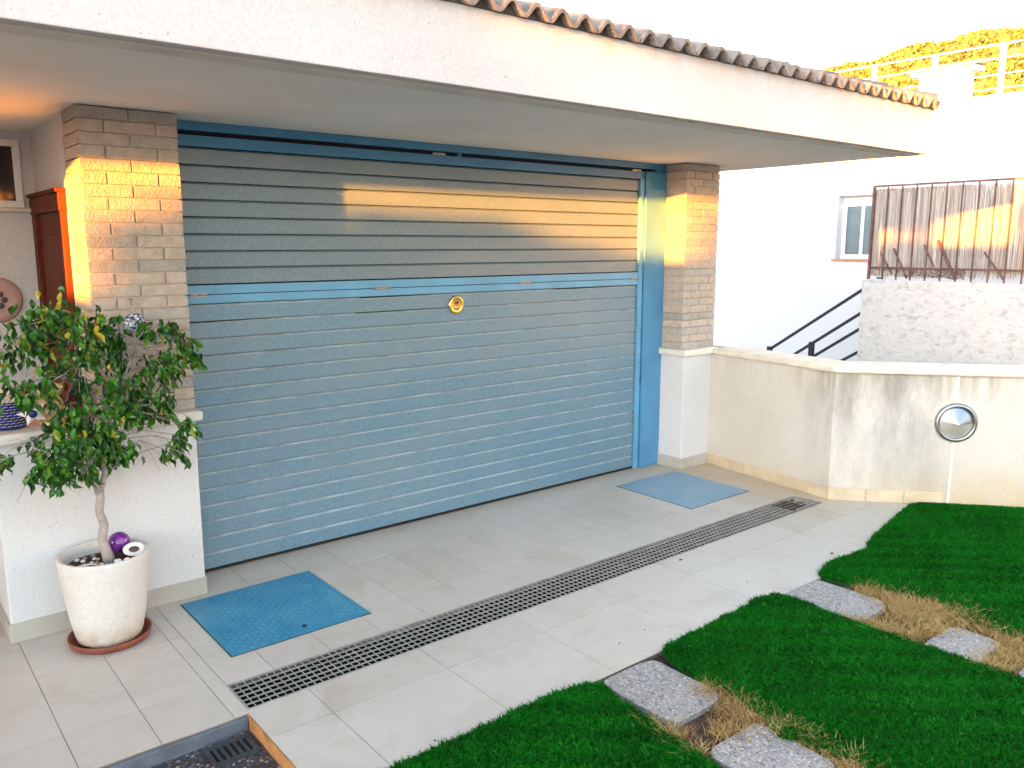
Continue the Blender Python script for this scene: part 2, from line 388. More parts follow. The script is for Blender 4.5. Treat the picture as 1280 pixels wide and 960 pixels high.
# little gutter grille in the sunken path
t = thing('gutter_grate', 'small grey slotted gutter grille in the dark pebble paving by the step corner', 'drain grille', (-.45, -1.53, -.058))
a = MB()
a.box(-.53, -.372, -1.485, -1.470, -.058, -.047); a.box(-.53, -.372, -1.59, -1.575, -.058, -.047)
a.box(-.53, -.517, -1.575, -1.485, -.058, -.047); a.box(-.385, -.372, -1.575, -1.485, -.058, -.047)
for k in range(5):
    x = -.505 + k * .024; a.box(x, x + .011, -1.575, -1.485, -.058, -.050)
a.build('frame', 'gutter_iron', t)
MB().box(-.516, -.386, -1.574, -1.486, -.0575, -.0555).build('drain_pit', 'black', t)

# drain channel grate
t = thing('drainage_grate', 'long galvanised mesh drain grating crossing the tiled driveway', 'drain grating', (1.64, -1.29, 0))
a = MB()
for y0, y1 in ((GY0 + .001, GY0 + .006), (GY1 - .006, GY1 - .001)): a.box(GX0 + .001, GX1 - .001, y0, y1, -.007, .001)
for x0, x1 in ((GX0 + .001, GX0 + .007), (GX1 - .007, GX1 - .001)): a.box(x0, x1, GY0 + .006, GY1 - .006, -.03, .001)
a.build('frame', 'grate', t)
a = MB()
ny = 6
for k in range(1, ny):
    y = GY0 + .006 + (GY1 - GY0 - .012) * k / ny; a.box(GX0 + .008, GX1 - .008, y - .0013, y + .0013, -.0065, -.0005)
x = GX0 + .035; dx = .0305
while x < GX1 - .02:
    a.box(x - .0011, x + .0011, GY0 + .007, GY1 - .007, -.006, -.0012); x += dx
y = GY0 + .006
a.build('grating', 'grate', t)
a = MB(); a.box(GX0, GX1, GY0, GY1, -.155, -.13)
a.box(GX0, GX1, GY0 - .0015, GY0 + .0005, -.13, -.031); a.box(GX0, GX1, GY1 - .0005, GY1 + .0015, -.13, -.031)
a.build('channel', 'hole', t)
a = MB(); a.box(3.30, 3.46, GY0 + .05, GY1 - .03, -.0035, -.0012)
for k in range(40):
    x = random.uniform(3.27, 3.5); y = random.uniform(GY0 + .03, GY1 - .02); q = random.uniform(.004, .012)
    a.box(x, x + q, y, y + q, -.003, random.uniform(0, .003))
a.build('debris', 'soil', t)

# tread plates
def tread(x0, x1, y0, y1, m, label, keyx):
    t = thing('tread_plate', label, 'metal cover plate', ((x0 + x1) / 2, (y0 + y1) / 2, 0), 'blue metal cover plates set in the driveway')
    a = MB(); a.box(x0, x1, y0, y1, -.001, .005, 0)
    p = .025; nx = int((x1 - x0 - .02) / p); ny = int((y1 - y0 - .02) / p)
    for i in range(nx):
        for j in range(ny):
            cx = x0 + .02 + i * p; cy = y0 + .02 + j * p
            L, W_ = (.0105, .0034) if (i + j) % 2 else (.0034, .0105)
            z = .0050; a.add([(cx - L, cy - W_, z), (cx + L, cy - W_, z), (cx + L, cy + W_, z), (cx - L, cy + W_, z), (cx, cy, z + .0034)],
                             [(0, 1, 4), (1, 2, 4), (2, 3, 4), (3, 0, 4)])
    a.build('plate', m, t)
    a = MB(); a.box(x0 - .004, x1 + .004, y0 - .004, y0 - .0005, -.001, .002); a.box(x0 - .004, x1 + .004, y1 + .0005, y1 + .004, -.001, .002)
    a.box(x0 - .004, x0 - .0005, y0, y1, -.001, .002); a.box(x1 + .0005, x1 + .004, y0, y1, -.001, .002)
    a.build('plate_gap', 'black', t)
    if keyx:
        a = MB(); a.lathe([(.0001, .0072), (.012, .0072), (.013, .0055)], (keyx[0], keyx[1], 0), 16); a.build('key_hole', 'black', t)
tread(-.235, .42, -.97, -.32, 'tread', 'bright blue tread plate set in the floor beside the potted tree', (.12, -.905))
tread(2.82, 3.45, -.925, -.262, 'tread_glare', 'blue tread plate with painted pale glare set in the floor near the right pillar', None)

# ------------------------------------------------------------ house
H = thing('house', 'house with blue garage door, brick pillars and overhanging tiled roof', 'house', (1.7, 2, 0))
OFF[H.name] = (1.7, 2, 0)
# solid walls
w = MB(); w.box(-.47, -.085, .06, 4, -.1, SZ); w.box(3.535, 3.86, .06, 4, -.1, SZ); w.box(-.47, 3.86, 4, 4.2, -.1, SZ)
w.box(-.085, 3.535, .12, 4, SZ - .004, SZ - .001)
w.build('wall', 'render', H)
w = MB(); w.box(-2.6, -.47, .95, 1.1, -.1, SZ); w.build('porch_wall', 'render', H)
w = MB(); w.box(-8.5, -2.6, -.26, 4.2, -.1, SZ); w.build('wing_wall', 'render', H)
w = MB(); w.box(-9, 4.325, -1.42, 6, SZ, SZ + .1); w.build('soffit', 'soffit', H)
w = MB(); w.box(-9, 4.322, -1.518, -1.42, SZ - .006, SZ + .1); w.build('soffit_trim', 'trim', H)
w = MB(); w.box(-9.05, 4.34, -1.57, -1.518, SZ - .001, 2.578)
w.box(4.327, 4.340, -1.5178, 6, SZ - .001, 2.578); w.build('fascia', 'fascia', H, bev=.004)
w = MB(); w.box(-9, 4.325, -1.517, 6, SZ + .101, 2.56); w.build('roof_slab', 'mortar', H)
# roof: wavy eave tiles, pitched up and back, hip at the right corner
def roof_part():
    P = .129; y0 = -1.615; x1 = 4.37; x0 = -3.2; s = .32; th = .017
    a = MB()
    nper = 14; n = int((x1 - x0) / P * nper)
    def zc(x):
        u = ((x1 - x) / P) % 1.0
        return .025 * math.cos(2 * math.pi * u)
    def surf(x, y, lift): return 2.609 + lift + zc(x) + .26 * (y - y0)
    for course in range(9):
        ya = y0 + course * .30 - (.03 if course else 0); yb = y0 + (course + 1) * .30 + .02
        jit = [random.uniform(-.006, .006) for _ in range(int(n / nper) + 3)]
        for k in range(n):
            xa, xb = x1 - k * P / nper, x1 - (k + 1) * P / nper
            lim = x1 - (ya - y0) - .02           # stop at the hip
            if xb > lim: continue
            j = jit[int((k + nper / 2) // nper)]
            A = ya + j; lift = .012 * (course > 0); dz = .0
            vs = []
            for (x, y) in ((xa, A), (xb, A), (xb, yb), (xa, yb)):
                tz = surf(x, y, 0) + (.014 if y == A and course else 0)
                vs += [(x, y, tz), (x, y, tz - th)]
            a.add(vs, [(0, 2, 4, 6), (1, 7, 5, 3), (0, 1, 3, 2)], 0, False)
            a.sm[-3] = True; a.sm[-2] = True
    r = a.build('roof', 'roof', H)
    m = MB(); m.box(-3.2, 4.34, -1.568, -1.50, 2.579, 2.612)
    m.build('eave_mortar', 'eave_mortar', r)
    # right hand slope under the hip (plain tiled plane)
    b = MB()
    for k in range(60):
        ya = y0 + k * P; yb = ya + P
        for q in range(6):
            u0, u1 = q / 6, (q + 1) / 6
            z0 = .02 * math.cos(2 * math.pi * u0); z1 = .02 * math.cos(2 * math.pi * u1)
            Y0, Y1 = ya + P * u0, ya + P * u1; L = min(2.5, Y1 - y0)
            b.add([(x1, Y0, 2.585 + z0), (x1, Y1, 2.585 + z1), (x1 - L, Y1, 2.585 + z1 + s * L), (x1 - L, Y0, 2.585 + z0 + s * L)], [(0, 1, 2, 3)], 0, True)
    b.build('side_slope', 'roof', r)
    # hip tiles
    for k in range(6):
        t0 = .0 + k * .222; t1 = t0 + .25
        c = MB(); n_ = 12; vs = []
        ax = Vector((-1, 1, s)).normalized(); sd_ = Vector((1, 1, 0)).normalized(); up = sd_.cross(ax).normalized()
        if up.z < 0: up = -up
        for t_, rr in ((t0, .090), (t1, .070)):
            base = Vector((4.335 - t_, y0 + .05 + t_, 2.588 + s * t_ + .004))
            for th_ in (0, .011):
                for j in range(n_ + 1):
                    an = math.pi * j / n_; vs.append(base + sd_ * math.cos(an) * (rr - th_) + up * math.sin(an) * (rr - th_) * .95)
        q = n_ + 1; fs = []
        for j in range(n_):
            fs += [(j, j + 1, 2 * q + j + 1, 2 * q + j), (q + j, 3 * q + j, 3 * q + j + 1, q + j + 1), (j, q + j, q + j + 1, j + 1)]
        c.add(vs, fs, 0, True)
        if k == 0:
            base = Vector((4.335, y0 + .051, 2.592)); vv = [base] + [base + sd_ * math.cos(math.pi * j / n_) * .078 + up * math.sin(math.pi * j / n_) * .073 for j in range(n_ + 1)]
            c.add(vv, [(0, j + 1, j + 2) for j in range(n_)], 0)
        c.build('hip_tile', 'roof', r)
roof_part()

# brick pillars: every brick modelled, open perpends
def brick_pillar(x0, x1, y0, y1, z0, z1, seed):
    rnd = random.Random(seed); n = 25; h = (z1 - z0) / n
    a = MB(); a.box(x0 + .009, x1 - .009, y0 + .009, y1, z0, z1 - .004, 4)
    w = (x1 - x0)
    for r in range(n):
        za = z0 + r * h + .0012; zb = z0 + (r + 1) * h - .0042
        cuts = [x0, x0 + w * .5, x1] if r % 2 == 0 else [x0, x0 + w * .25, x0 + w * .77, x1]
        dark = (r // 1) % 2
        for i in range(len(cuts) - 1):
            k = rnd.choice([0, 2, 0]) if r % 2 else rnd.choice([1, 3, 1, 0])
            if r == n - 1: k = 3
            gp = .0035
            xa = cuts[i] + (gp if i else 0); xb = cuts[i + 1] - (gp if i < len(cuts) - 2 else 0)
            o = rnd.uniform(-.0016, .0016); lx = rnd.uniform(-.002, .002) if i == 0 else 0; rx = rnd.uniform(-.002, .002) if i == len(cuts) - 2 else 0
            yb = y1 - .001 if (r % 2) else y0 + (y1 - y0) * .62
            a.box(xa + lx, xb + rx, y0 + o, y1 - .001, za, zb, k)
    return a.build('brick_pillar', ['brick0', 'brick1', 'brick2', 'brick3', 'mortar'], H, bev=.0014)
PL = brick_pillar(-.495, -.078, -.22, .058, .922, SZ - .001, 1)
PR = brick_pillar(3.531, 3.915, -.22, .058, .922, SZ - .001, 2)
# dark open joints (the perpends)
# base walls with caps and skirting
def base_wall(x0, x1, y0, y1, nm='base_wall'):
    b = MB(); b.box(x0, x1, y0, y1, .0, .872); o = b.build(nm, 'render', H, bev=.006); return o
bl = base_wall(-.925, -.092, -.255, .05)
c = MB(); c.box(-.96, -.062, -.287, .058, .873, .921); c.build('cap', 'cap', bl, bev=.013)
sk = MB(); xs = [-.93, -.63, -.13]
sk.box(-.933, -.487, -.263, -.2555, .0008, .088); sk.box(-.485, -.091, -.263, -.2555, .0008, .088); sk.box(-.0915, -.085, -.255, .0, .0008, .088)
sk.box(-.933, -.926, -.255, .05, .0008, .088)
sk.build('skirting', 'skirting', bl, bev=.0015)
br = base_wall(3.525, 3.855, -.255, .05)
c = MB(); c.box(3.495, 3.905, -.287, .058, .8732, .9212); c.build('cap', 'cap', br, bev=.010)
sk = MB(); sk.box(3.517, 3.524, -.255, -.02, .0008, .085); sk.box(3.517, 3.840, -.263, -.2555, .0008, .085)
sk.build('skirting', 'skirting', br, bev=.0015)

# porch window and door
wf = MB()
wf.box(-1.18, -.53, .93, .949, 1.895, 1.93); wf.box(-1.18, -.53, .93, .949, 2.21, 2.245)
wf.box(-.565, -.53, .93, .949, 1.93, 2.21); wf.box(-1.18, -1.145, .93, .949, 1.93, 2.21); wf.box(-.87, -.84, .932, .949, 1.93, 2.21)
wo = wf.build('window', 'white_pvc', H, bev=.003)
MB().box(-1.145, -.565, .9405, .9425, 1.93, 2.21).build('pane', 'pane', wo)
MB().box(-1.2, -.50, .905, .949, 1.872, 1.893).build('sill', 'cap', wo, bev=.004)
dr = MB()
dr.box(-.50, -.471, .22, .30, 0, 1.93); dr.box(-.50, -.471, .86, .94, 0, 1.93); dr.box(-.505, -.471, .21, .945, 1.86, 1.945); dr.box(-.515, -.471, .205, .948, 1.946, 1.965)
dr.box(-.48, -.471, .30, .86, 0, 1.86)
for za, zb in ((.15, .9), (1.0, 1.75)): dr.box(-.487, -.4805, .37, .79, za, zb)
do = dr.build('porch_door', 'wood', H, bev=.006)
MB().ball((-.53, .36, 1.0), .024).build('handle', 'brass', do)

# ------------------------------------------------------------ garage door
XL, XR = -.05, 3.255
gd = MB()
def slats(z0, z1, n, mi, xl, xr):
    h = (z1 - z0) / n
    for k in range(n):
        a, b = z0 + k * h, z0 + (k + 1) * h; dy = random.uniform(-.0012, .0012)
        gd.extx([(.030, a + .001), (0.0095, a + .001), (dy, a + .0025), (dy, b - .0105), (.0095, b - .0015), (.030, b - .0015)], xl, xr, mi)
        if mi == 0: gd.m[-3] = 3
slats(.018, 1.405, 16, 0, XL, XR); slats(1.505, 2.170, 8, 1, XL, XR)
gd.box(XL, XR, .031, .045, .01, 2.17, 2)
rb = random.Random(3)
for (xa, xb, z, th) in ((-.05, .42, 1.3187, .005), (.92, 1.62, 1.3187, .004), (.95, 1.42, 1.4035, .0035), (2.45, 3.2, 1.4035, .0035)):
    n = 14
    for k in range(n):       # sprung joints: a dark slit that narrows along the slat
        u = k / n; xx = xa + (xb - xa) * u; t_ = th * (1 - u * .8)
        gd.box(xx, xa + (xb - xa) * (k + 1) / n, -.0014, .0, z - t_, z + t_ * .3, 2)
gob = gd.build('garage_door', ['slat', 'slat_up', 'black', 'slat_highlight_dust'], H)
rl = MB(); rl.box(XL, 3.30, -.010, .030, 1.4085, 1.451); rl.box(XL, 3.30, -.010, .030, 1.4545, 1.500)
rl.box(XL, 3.30, -.004, .030, 1.4505, 1.455, 1)
rl.build('middle_rail', ['blue_rail', 'black'], gob, bev=.002)
for hx in (.035, 1.085, 2.165, 3.22):
    h_ = MB()
    h_.tube([(hx - .045, -.014, 1.4528), (hx - .002, -.014, 1.4528)], .0062, 8); h_.tube([(hx + .002, -.014, 1.4528), (hx + .05, -.014, 1.4528)], .0062, 8)
    h_.box(hx - .045, hx + .05, -.0125, -.0102, 1.443, 1.4625); h_.build('hinge', 'steel', gob)
lk = MB(); LX, LZ = 1.615, 1.333
T = Matrix.Rotation(R_(90), 4, 'X')
lk.lathe([(.056, 0), (.058, .004), (.054, .012), (.044, .014), (.038, .010), (.034, .010)], (LX, -.001, LZ), 36, 0, T)
lk.lathe([(.0348, .0085), (.0001, .0085)], (LX, -.001, LZ), 36, 0, T)
lk.lathe([(.0375, .0086), (.0335, .0092), (.0335, .0082)], (LX, -.001, LZ), 36, 1, T)
lk.lathe([(.012, .009), (.012, .018), (.0001, .018)], (LX, -.001, LZ + .016), 20, 1, T)
lk.box(LX - .0025, LX + .0025, -.0205, -.019, LZ + .010, LZ + .024, 2)
lk.lathe([(.014, .009), (.013, .014), (.0001, .015)], (LX - .002, -.001, LZ - .016), 20, 0, T)
lk.build('lock', ['brass', 'brass_dark', 'black'], gob)
bt = MB(); bt.box(XL, XR, .0, .03, .004, .0165); bt.build('bottom_seal', 'black', gob)
fr = MB()
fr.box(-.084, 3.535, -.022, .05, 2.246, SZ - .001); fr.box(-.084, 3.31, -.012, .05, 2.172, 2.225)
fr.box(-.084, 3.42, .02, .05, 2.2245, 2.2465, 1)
fr.box(1.64, 1.665, -.01, .02, 2.2255, 2.2455)
fr.box(3.42, 3.535, -.022, .05, 2.2255, 2.2455)
fr.box(-.084, -.052, -.02, .05, 0.002, 2.171)
fr.box(3.262, 3.302, -.018, .05, 0.002, 2.171, 2); fr.box(3.306, 3.5335, -.030, .05, .002, 2.2245); fr.box(3.302, 3.306, .0, .05, .002, 2.171, 1)
fr.box(3.258, 3.262, .004, .05, .002, 2.171, 1)
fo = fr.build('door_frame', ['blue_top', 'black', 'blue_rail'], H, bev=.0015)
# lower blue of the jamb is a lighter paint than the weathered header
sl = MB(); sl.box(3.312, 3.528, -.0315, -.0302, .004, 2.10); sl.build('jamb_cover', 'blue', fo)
lt = MB(); lt.box(1.47, 1.56, .008, .019, 2.229, 2.240); lt.build('latch', 'steel', fo)
lt = MB(); lt.box(3.2, 3.29, .006, .019, 2.229, 2.239); lt.build('latch', 'steel', fo)
kl = MB(); kl.box(3.3015, 3.306, -.022, -.002, .66, .72); kl.build('catch', 'black', fo)

# ------------------------------------------------------------ garden wall on the right
A0, A1, A2, A3 = (3.853, -.22), (3.705, -1.372), (4.196, -1.953), (6.3, -4.45)
def wallpoly(face, off, th):
    """polygon of a wall whose visible face runs along `face`, moved out by off, of thickness th"""
    P = [Vector(p) for p in face]; out = []
    def nrm(a, b): d = (b - a).normalized(); return Vector((d.y, -d.x))
    ns = [nrm(P[i], P[i + 1]) for i in range(len(P) - 1)]
    def side(o):
        r = []
        for i, p in enumerate(P):
            n = ns[0] if i == 0 else ns[-1] if i == len(P) - 1 else (ns[i - 1] + ns[i])
            if 0 < i < len(P) - 1: n = n / (1 + ns[i - 1].dot(ns[i]))
            r.append(p + n * o)
        return r
    return [tuple(v) for v in side(off)] + [tuple(v) for v in side(off - th)[::-1]]
GW = thing('garden_wall', 'low stained cream garden wall bending outwards from the right pillar', 'garden wall', (3.9, -1.4, 0))
b = MB(); b.prism(wallpoly([A0, A1, A3], 0, .20), -.15, .868); b.build('wall', 'garden_wall', GW)
b = MB(); b.prism(wallpoly([(3.862, -.29), A1, A3], .035, .27), .869, .918); b.build('cap', 'cap_cream', GW, bev=.014)
d2 = (Vector(A2) - Vector(A1)).normalized(); E2 = Vector(A1) + d2 * .72
b = MB()
P0 = Vector((3.848, -.263)); seg = [(P0, Vector(A1))]; L = (Vector(A1) - P0).length
for k in range(3):
    pa = P0.lerp(Vector(A1), k / 3 + .002); pb_ = P0.lerp(Vector(A1), (k + 1) / 3 - (.002 if k < 2 else 0))
    b.prism(wallpoly([pa, pb_], .0075, .007), .0008, .085)
for k in range(3):
    pa = Vector(A1).lerp(E2, k / 3 + (.002 if k else 0)); pb_ = Vector(A1).lerp(E2, (k + 1) / 3 - .002)
    b.prism(wallpoly([pa, pb_], .0075, .007), .0008, .085)
b.build('skirting', 'skirting_stained', GW, bev=.0012)
n2 = Vector((d2.y, -d2.x)); pc = Vector(A1) + d2 * .745
b = MB()
for za, zb in ((.0, .43), (.69, .866)):
    b.prism(wallpoly([pc, pc + d2 * .016], .006, .0055), za, zb)
b.build('cable_cover', 'cable_paint', GW, bev=.002)
# round metal wall lamp
LC = Vector((4.197, -1.950, .561)); nn = Vector((n2.x, n2.y, 0)); LC = LC + nn * .002
Tm = nn.to_track_quat('Z', 'Y').to_matrix().to_4x4()
WL = thing('wall_lamp', 'round brushed metal wall lamp with a half hooded cone on the garden wall', 'wall lamp', tuple(LC))
b = MB(); b.lathe([(.128, 0), (.130, .010), (.124, .022), (.112, .027), (.103, .022), (.103, .004)], LC, 48, 0, Tm); b.build('rim', 'steel', WL)
b = MB(); prof = [(.102, .006), (.0001, .050)]; n_ = 48; vs = []
Dr = Matrix.Rotation(R_(-3), 4, 'Z')
def lp(r, a, h): return LC + (Tm @ Vector((r * math.cos(a), r * math.sin(a), h)))
upv = Tm.inverted() @ Vector((0, 0, 1)); a0 = math.atan2(upv.y, upv.x)
tip = LC + nn * .075
vs = [tip] + [lp(.102, a0 - math.pi / 2 + math.pi * j / 24, .012) for j in range(25)]
b.add(vs, [(0, j + 1, j + 2) for j in range(24)], 0, False)
b.build('hood', 'cone', WL)
M['lens'] = simple('frosted_lens', (.42, .43, .38), .45, .3, var=.1, vs=8)
b = MB(); vs = [tip - nn * .004] + [lp(.102, a0 + math.pi / 2 + math.pi * j / 24, .008) for j in range(25)]
b.add(vs, [(0, j + 1, j + 2) for j in range(24)], 0, True); b.build('lens', 'lens', WL)

# ------------------------------------------------------------ neighbour
NH = thing('neighbour_house', 'white flat roofed house beyond the garden wall with roof terrace', 'house', (12, 3, 0))
b = MB()
WX = 11.3; wy0, wy1, wz0, wz1 = 2.45, 3.02, 1.475, 2.47
b.box(WX, 20, -9, wy0, -.2, 3.62); b.box(WX, 20, wy1, 9, -.2, 3.62); b.box(WX, 20, wy0, wy1, -.2, wz0); b.box(WX, 20, wy0, wy1, wz1, 3.62)
b.box(WX + .25, 20, wy0, wy1, wz0, wz1)
b.box(WX - .02, WX + .25, -9, 9, 3.62, 3.74)
b.build('wall', 'neigh', NH)
b = MB(); x = WX + .17
b.box(x, x + .05, wy0, wy1, wz1 - .16, wz1); b.box(x, x + .05, wy0, wy1, wz0 + .0, wz0 + .07)
b.box(x, x + .05, wy1 - .06, wy1, wz0 + .07, wz1 - .16); b.box(x, x + .05, wy0, wy0 + .06, wz0 + .07, wz1 - .16); b.box(x, x + .05, 2.66, 2.71, wz0 + .07, wz1 - .16)
nw = b.build('window', 'white_pvc', NH)
MB().box(x + .02, x + .03, wy0 + .06, wy1 - .06, wz0 + .07, wz1 - .16).build('pane', 'pane_blue', nw)
MB().box(WX - .03, WX + .17, wy0 - .05, wy1 + .05, wz0 - .03, wz0 + .001).build('sill', 'sill_brick', nw)
b = MB(); b.tube([(WX - .05, 2.19, -.1), (WX - .05, 2.19, 3.6)], .05, 10); b.build('downpipe', 'neigh', NH)
b = MB(); b.box(14.8, 15.1, 2.70, 3.55, 3.62, 4.80)
b.box(14.75, 15.15, 2.55, 3.7, 4.80, 4.87); b.build('stair_tower', 'neigh', NH)
b = MB(); b.add([(14.7, 2.50, 4.872), (14.7, 3.75, 4.872), (15.2, 3.75, 4.92), (15.2, 2.50, 4.92), (14.7, 2.50, 4.93), (14.7, 3.75, 4.93), (15.2, 3.75, 5.04), (15.2, 2.50, 5.04)],
    [(0, 1, 2, 3), (4, 5, 6, 7), (0, 1, 5, 4), (1, 2, 6, 5), (2, 3, 7, 6), (3, 0, 4, 7)]); b.build('tower_roof', 'sill_brick', NH)
MB().box(14.79, 14.799, 3.1, 3.42, 4.55, 4.78).build('tower_window', 'pane_blue', NH)
b = MB(); x = 11.2
for k in range(9): y = 3.41 - k * .9 + .0; b.box(x - .03, x + .03, y - .03, y + .03, 3.70, 4.36)
b.bar((x, 3.45, 4.375), (x, -6, 4.375), .028, .022)
for z in (4.195, 3.985, 3.80): b.bar((x, 3.45, z), (x, -6, z), .016, .016)
tr = b.build('terrace_railing', 'rail_white'); tag(tr, 'white metal railing along the edge of the flat roof terrace', 'railing')
recenter(tr)
b = MB()
for q in ((WX - .04, WX - .002, .02, .10, 1.3, 2.48), (WX - .04, WX - .002, .58, .66, 1.3, 2.48), (WX - .04, WX - .002, .10, .58, 2.40, 2.48), (WX - .03, WX - .002, .10, .58, 1.3, 2.40)): b.box(*q)
b.build('shutter', 'shutter_wood', NH)
# rough wall, fence
b = MB(); b.box(8.3, 8.55, -6, .935, -.2, 1.29); rw = b.build('boundary_wall', 'rough_wall', bev=.01)
tag(rw, 'rough white rendered wall carrying the rusty reed fence', 'boundary wall'); recenter(rw)
F = thing('reed_fence', 'rusty bar fence backed by torn reed screening on the rough wall', 'fence', (8.4, -2, 1.29))
b = MB(); fx = 8.38
b.bar((fx, .91, 2.385), (fx, -5.5, 2.385), .022, .022); b.bar((fx, .91, 1.43), (fx, -5.5, 1.43), .018, .022)
y = .90; k = 0
while y > -5.5:
    b.bar((fx, y, 1.29), (fx, y, 2.38), .014 if k else .028); y -= .168; k += 1
b.build('bars', 'rust', F)
V = []; Fc = []; tn = []
for k in range(3400):
    y = random.uniform(-.17, .9) if k % 9 else random.uniform(-.7, -.1)
    if k > 2500: y = random.uniform(-5.4, -.62)
    top = 2.36 - abs(random.gauss(0, .05)); bot = 1.32 + abs(random.gauss(0, .08))
    if random.random() < .10: top -= random.uniform(.1, .7)
    if random.random() < .10: bot += random.uniform(.1, .5)
    q = random.uniform(.002, .005); lean = random.gauss(0, .018); x = fx + .03 + random.uniform(0, .015); i = len(V)
    V += [(x, y - q, bot), (x, y + q, bot), (x, y + q + lean, top), (x, y - q + lean, top), (x + q, y, bot), (x + q, y + lean, top)]
    Fc += [(i, i + 1, i + 2, i + 3), (i + 1, i + 4, i + 5, i + 2), (i + 4, i, i + 3, i + 5)]; tt = random.random(); tn += [tt] * 3
np_mesh('reed_screen', np.array(V) - np.array([8.4, -2, 1.29]), np.array(Fc), 'reed', np.array(tn), F)
b = MB()
for (ya, za, yb, zb, r_) in ((.1, 1.75, -.12, 1.32, .018), (.6, 1.66, .42, 1.31, .012), (.25, 1.7, .12, 1.45, .012), (.75, 1.6, .6, 1.36, .01), (-.4, 1.62, -.62, 1.33, .012)):
    b.bar((fx - .03, ya, za), (fx - .03, yb, zb), r_, r_ * 1.6)
for k in range(90):
    y = random.uniform(-.25, .45); z = 1.31 + random.uniform(0, .10); d = random.uniform(-.09, .09)
    b.bar((fx - .035 - random.uniform(0, .02), y, z), (fx - .04, y + d, z + random.uniform(-.01, .05)), .005)
b.build('broken_stick', 'rust', F)
# stair railing
b = MB(); x = 9.05
for ya, za, yb, zb in ((2.72, .166, 1.1, 1.27), (2.33, .125, 1.1, .965), (2.0, .150, 1.1, .755), (1.60, .126, 1.1, .44)):
    b.bar((x, ya, za), (x, yb, zb), .035, .035)
b.box(x - .03, x + .03, 1.97, 2.03, -.15, .375); b.box(x - .03, x + .03, 2.63, 2.69, -.15, .25); b.box(x - .03, x + .03, 1.07, 1.13, -.15, 1.29)
sr = b.build('stair_railing', 'black_iron'); tag(sr, 'dark sloping stair handrail in front of the white neighbour house', 'handrail'); recenter(sr)

# ------------------------------------------------------------ hill with scrub
def hill_h(x, y):
    d = math.hypot(x + 1.36, y + 4.2); az = math.degrees(math.atan2(y + 4.2, x + 1.36))
    if d < 60: return -2.0
    u = (d - 60) / 90.; prof = min(1, max(0, u)); prof = prof * prof * (3 - 2 * prof)
    if d > 150: prof = 1 - .5 * min(1, (d - 150) / 120.)
    side = .197 - .0019 * (az - 20.4) + .002 * math.sin(az * .55) + .0015 * math.sin(az * 1.7 + 1)
    if az > 31: side -= .012 * (az - 31)
    return max(-2, prof * max(0.0, side) * 152 + 1.5 * (prof > 0) + .8 * math.sin(x * .11) * math.cos(y * .13) * prof)
V = []; NX = 110; NY = 80
for i in range(NX):
    for j in range(NY):
        az = math.radians(-60 + 125 * i / (NX - 1)); d = 55 + 220 * (j / (NY - 1))
        x = -1.36 + d * math.cos(az); y = -4.2 + d * math.sin(az); V.append((x, y, hill_h(x, y)))
Fc = [(i * NY + j, (i + 1) * NY + j, (i + 1) * NY + j + 1, i * NY + j + 1) for i in range(NX - 1) for j in range(NY - 1)]
hl = np_mesh('hill', np.array(V), np.array(Fc)[:, ::-1], 'hill', smooth=True); tag(hl, kind='structure')
# shrubs: clumps of small faces
def clumps(name, centers, radii, per, leaf, mat, squash=.7, seed=1, tone_of=None):
    r = np.random.default_rng(seed); V = []; tones = []
    for c, rad in zip(centers, radii):
        n = per; d = r.normal(size=(n, 3)); d /= np.linalg.norm(d, axis=1)[:, None]; rr = rad * r.uniform(.45, 1.0, n) ** .6
        p = np.array(c) + d * rr[:, None] * np.array([1, 1, squash]); a = r.normal(size=(n, 3)); a /= np.linalg.norm(a, axis=1)[:, None]
        b_ = np.cross(a, r.normal(size=(n, 3))); b_ /= np.linalg.norm(b_, axis=1)[:, None]; s_ = leaf * r.uniform(.6, 1.3, n)[:, None]
        V.append(np.stack([p - a * s_, p + b_ * s_ * .7, p + a * s_, p - b_ * s_ * .7], 1).reshape(-1, 3)); base = r.uniform(0, 1)
        tones.append(np.clip(base * .7 + r.uniform(0, .3, n), 0, 1))
    V = np.concatenate(V); F_ = np.arange(len(V)).reshape(-1, 4); return np_mesh(name, V, F_, mat, np.concatenate(tones))
rr = random.Random(5); cs = []; rs = []
while len(cs) < 3000:
    az = math.radians(rr.uniform(8, 38)); d = rr.uniform(85, 158); x = -1.36 + d * math.cos(az); y = -4.2 + d * math.sin(az)
    r_ = rr.uniform(.4, 1.1); cs.append((x, y, hill_h(x, y) + r_ * .3)); rs.append(r_)
tag(clumps('scrub', cs, rs, 45, .32, 'bush', .7, 3), 'sunlit yellow green scrub covering the far hillside', 'scrub', kind='stuff')

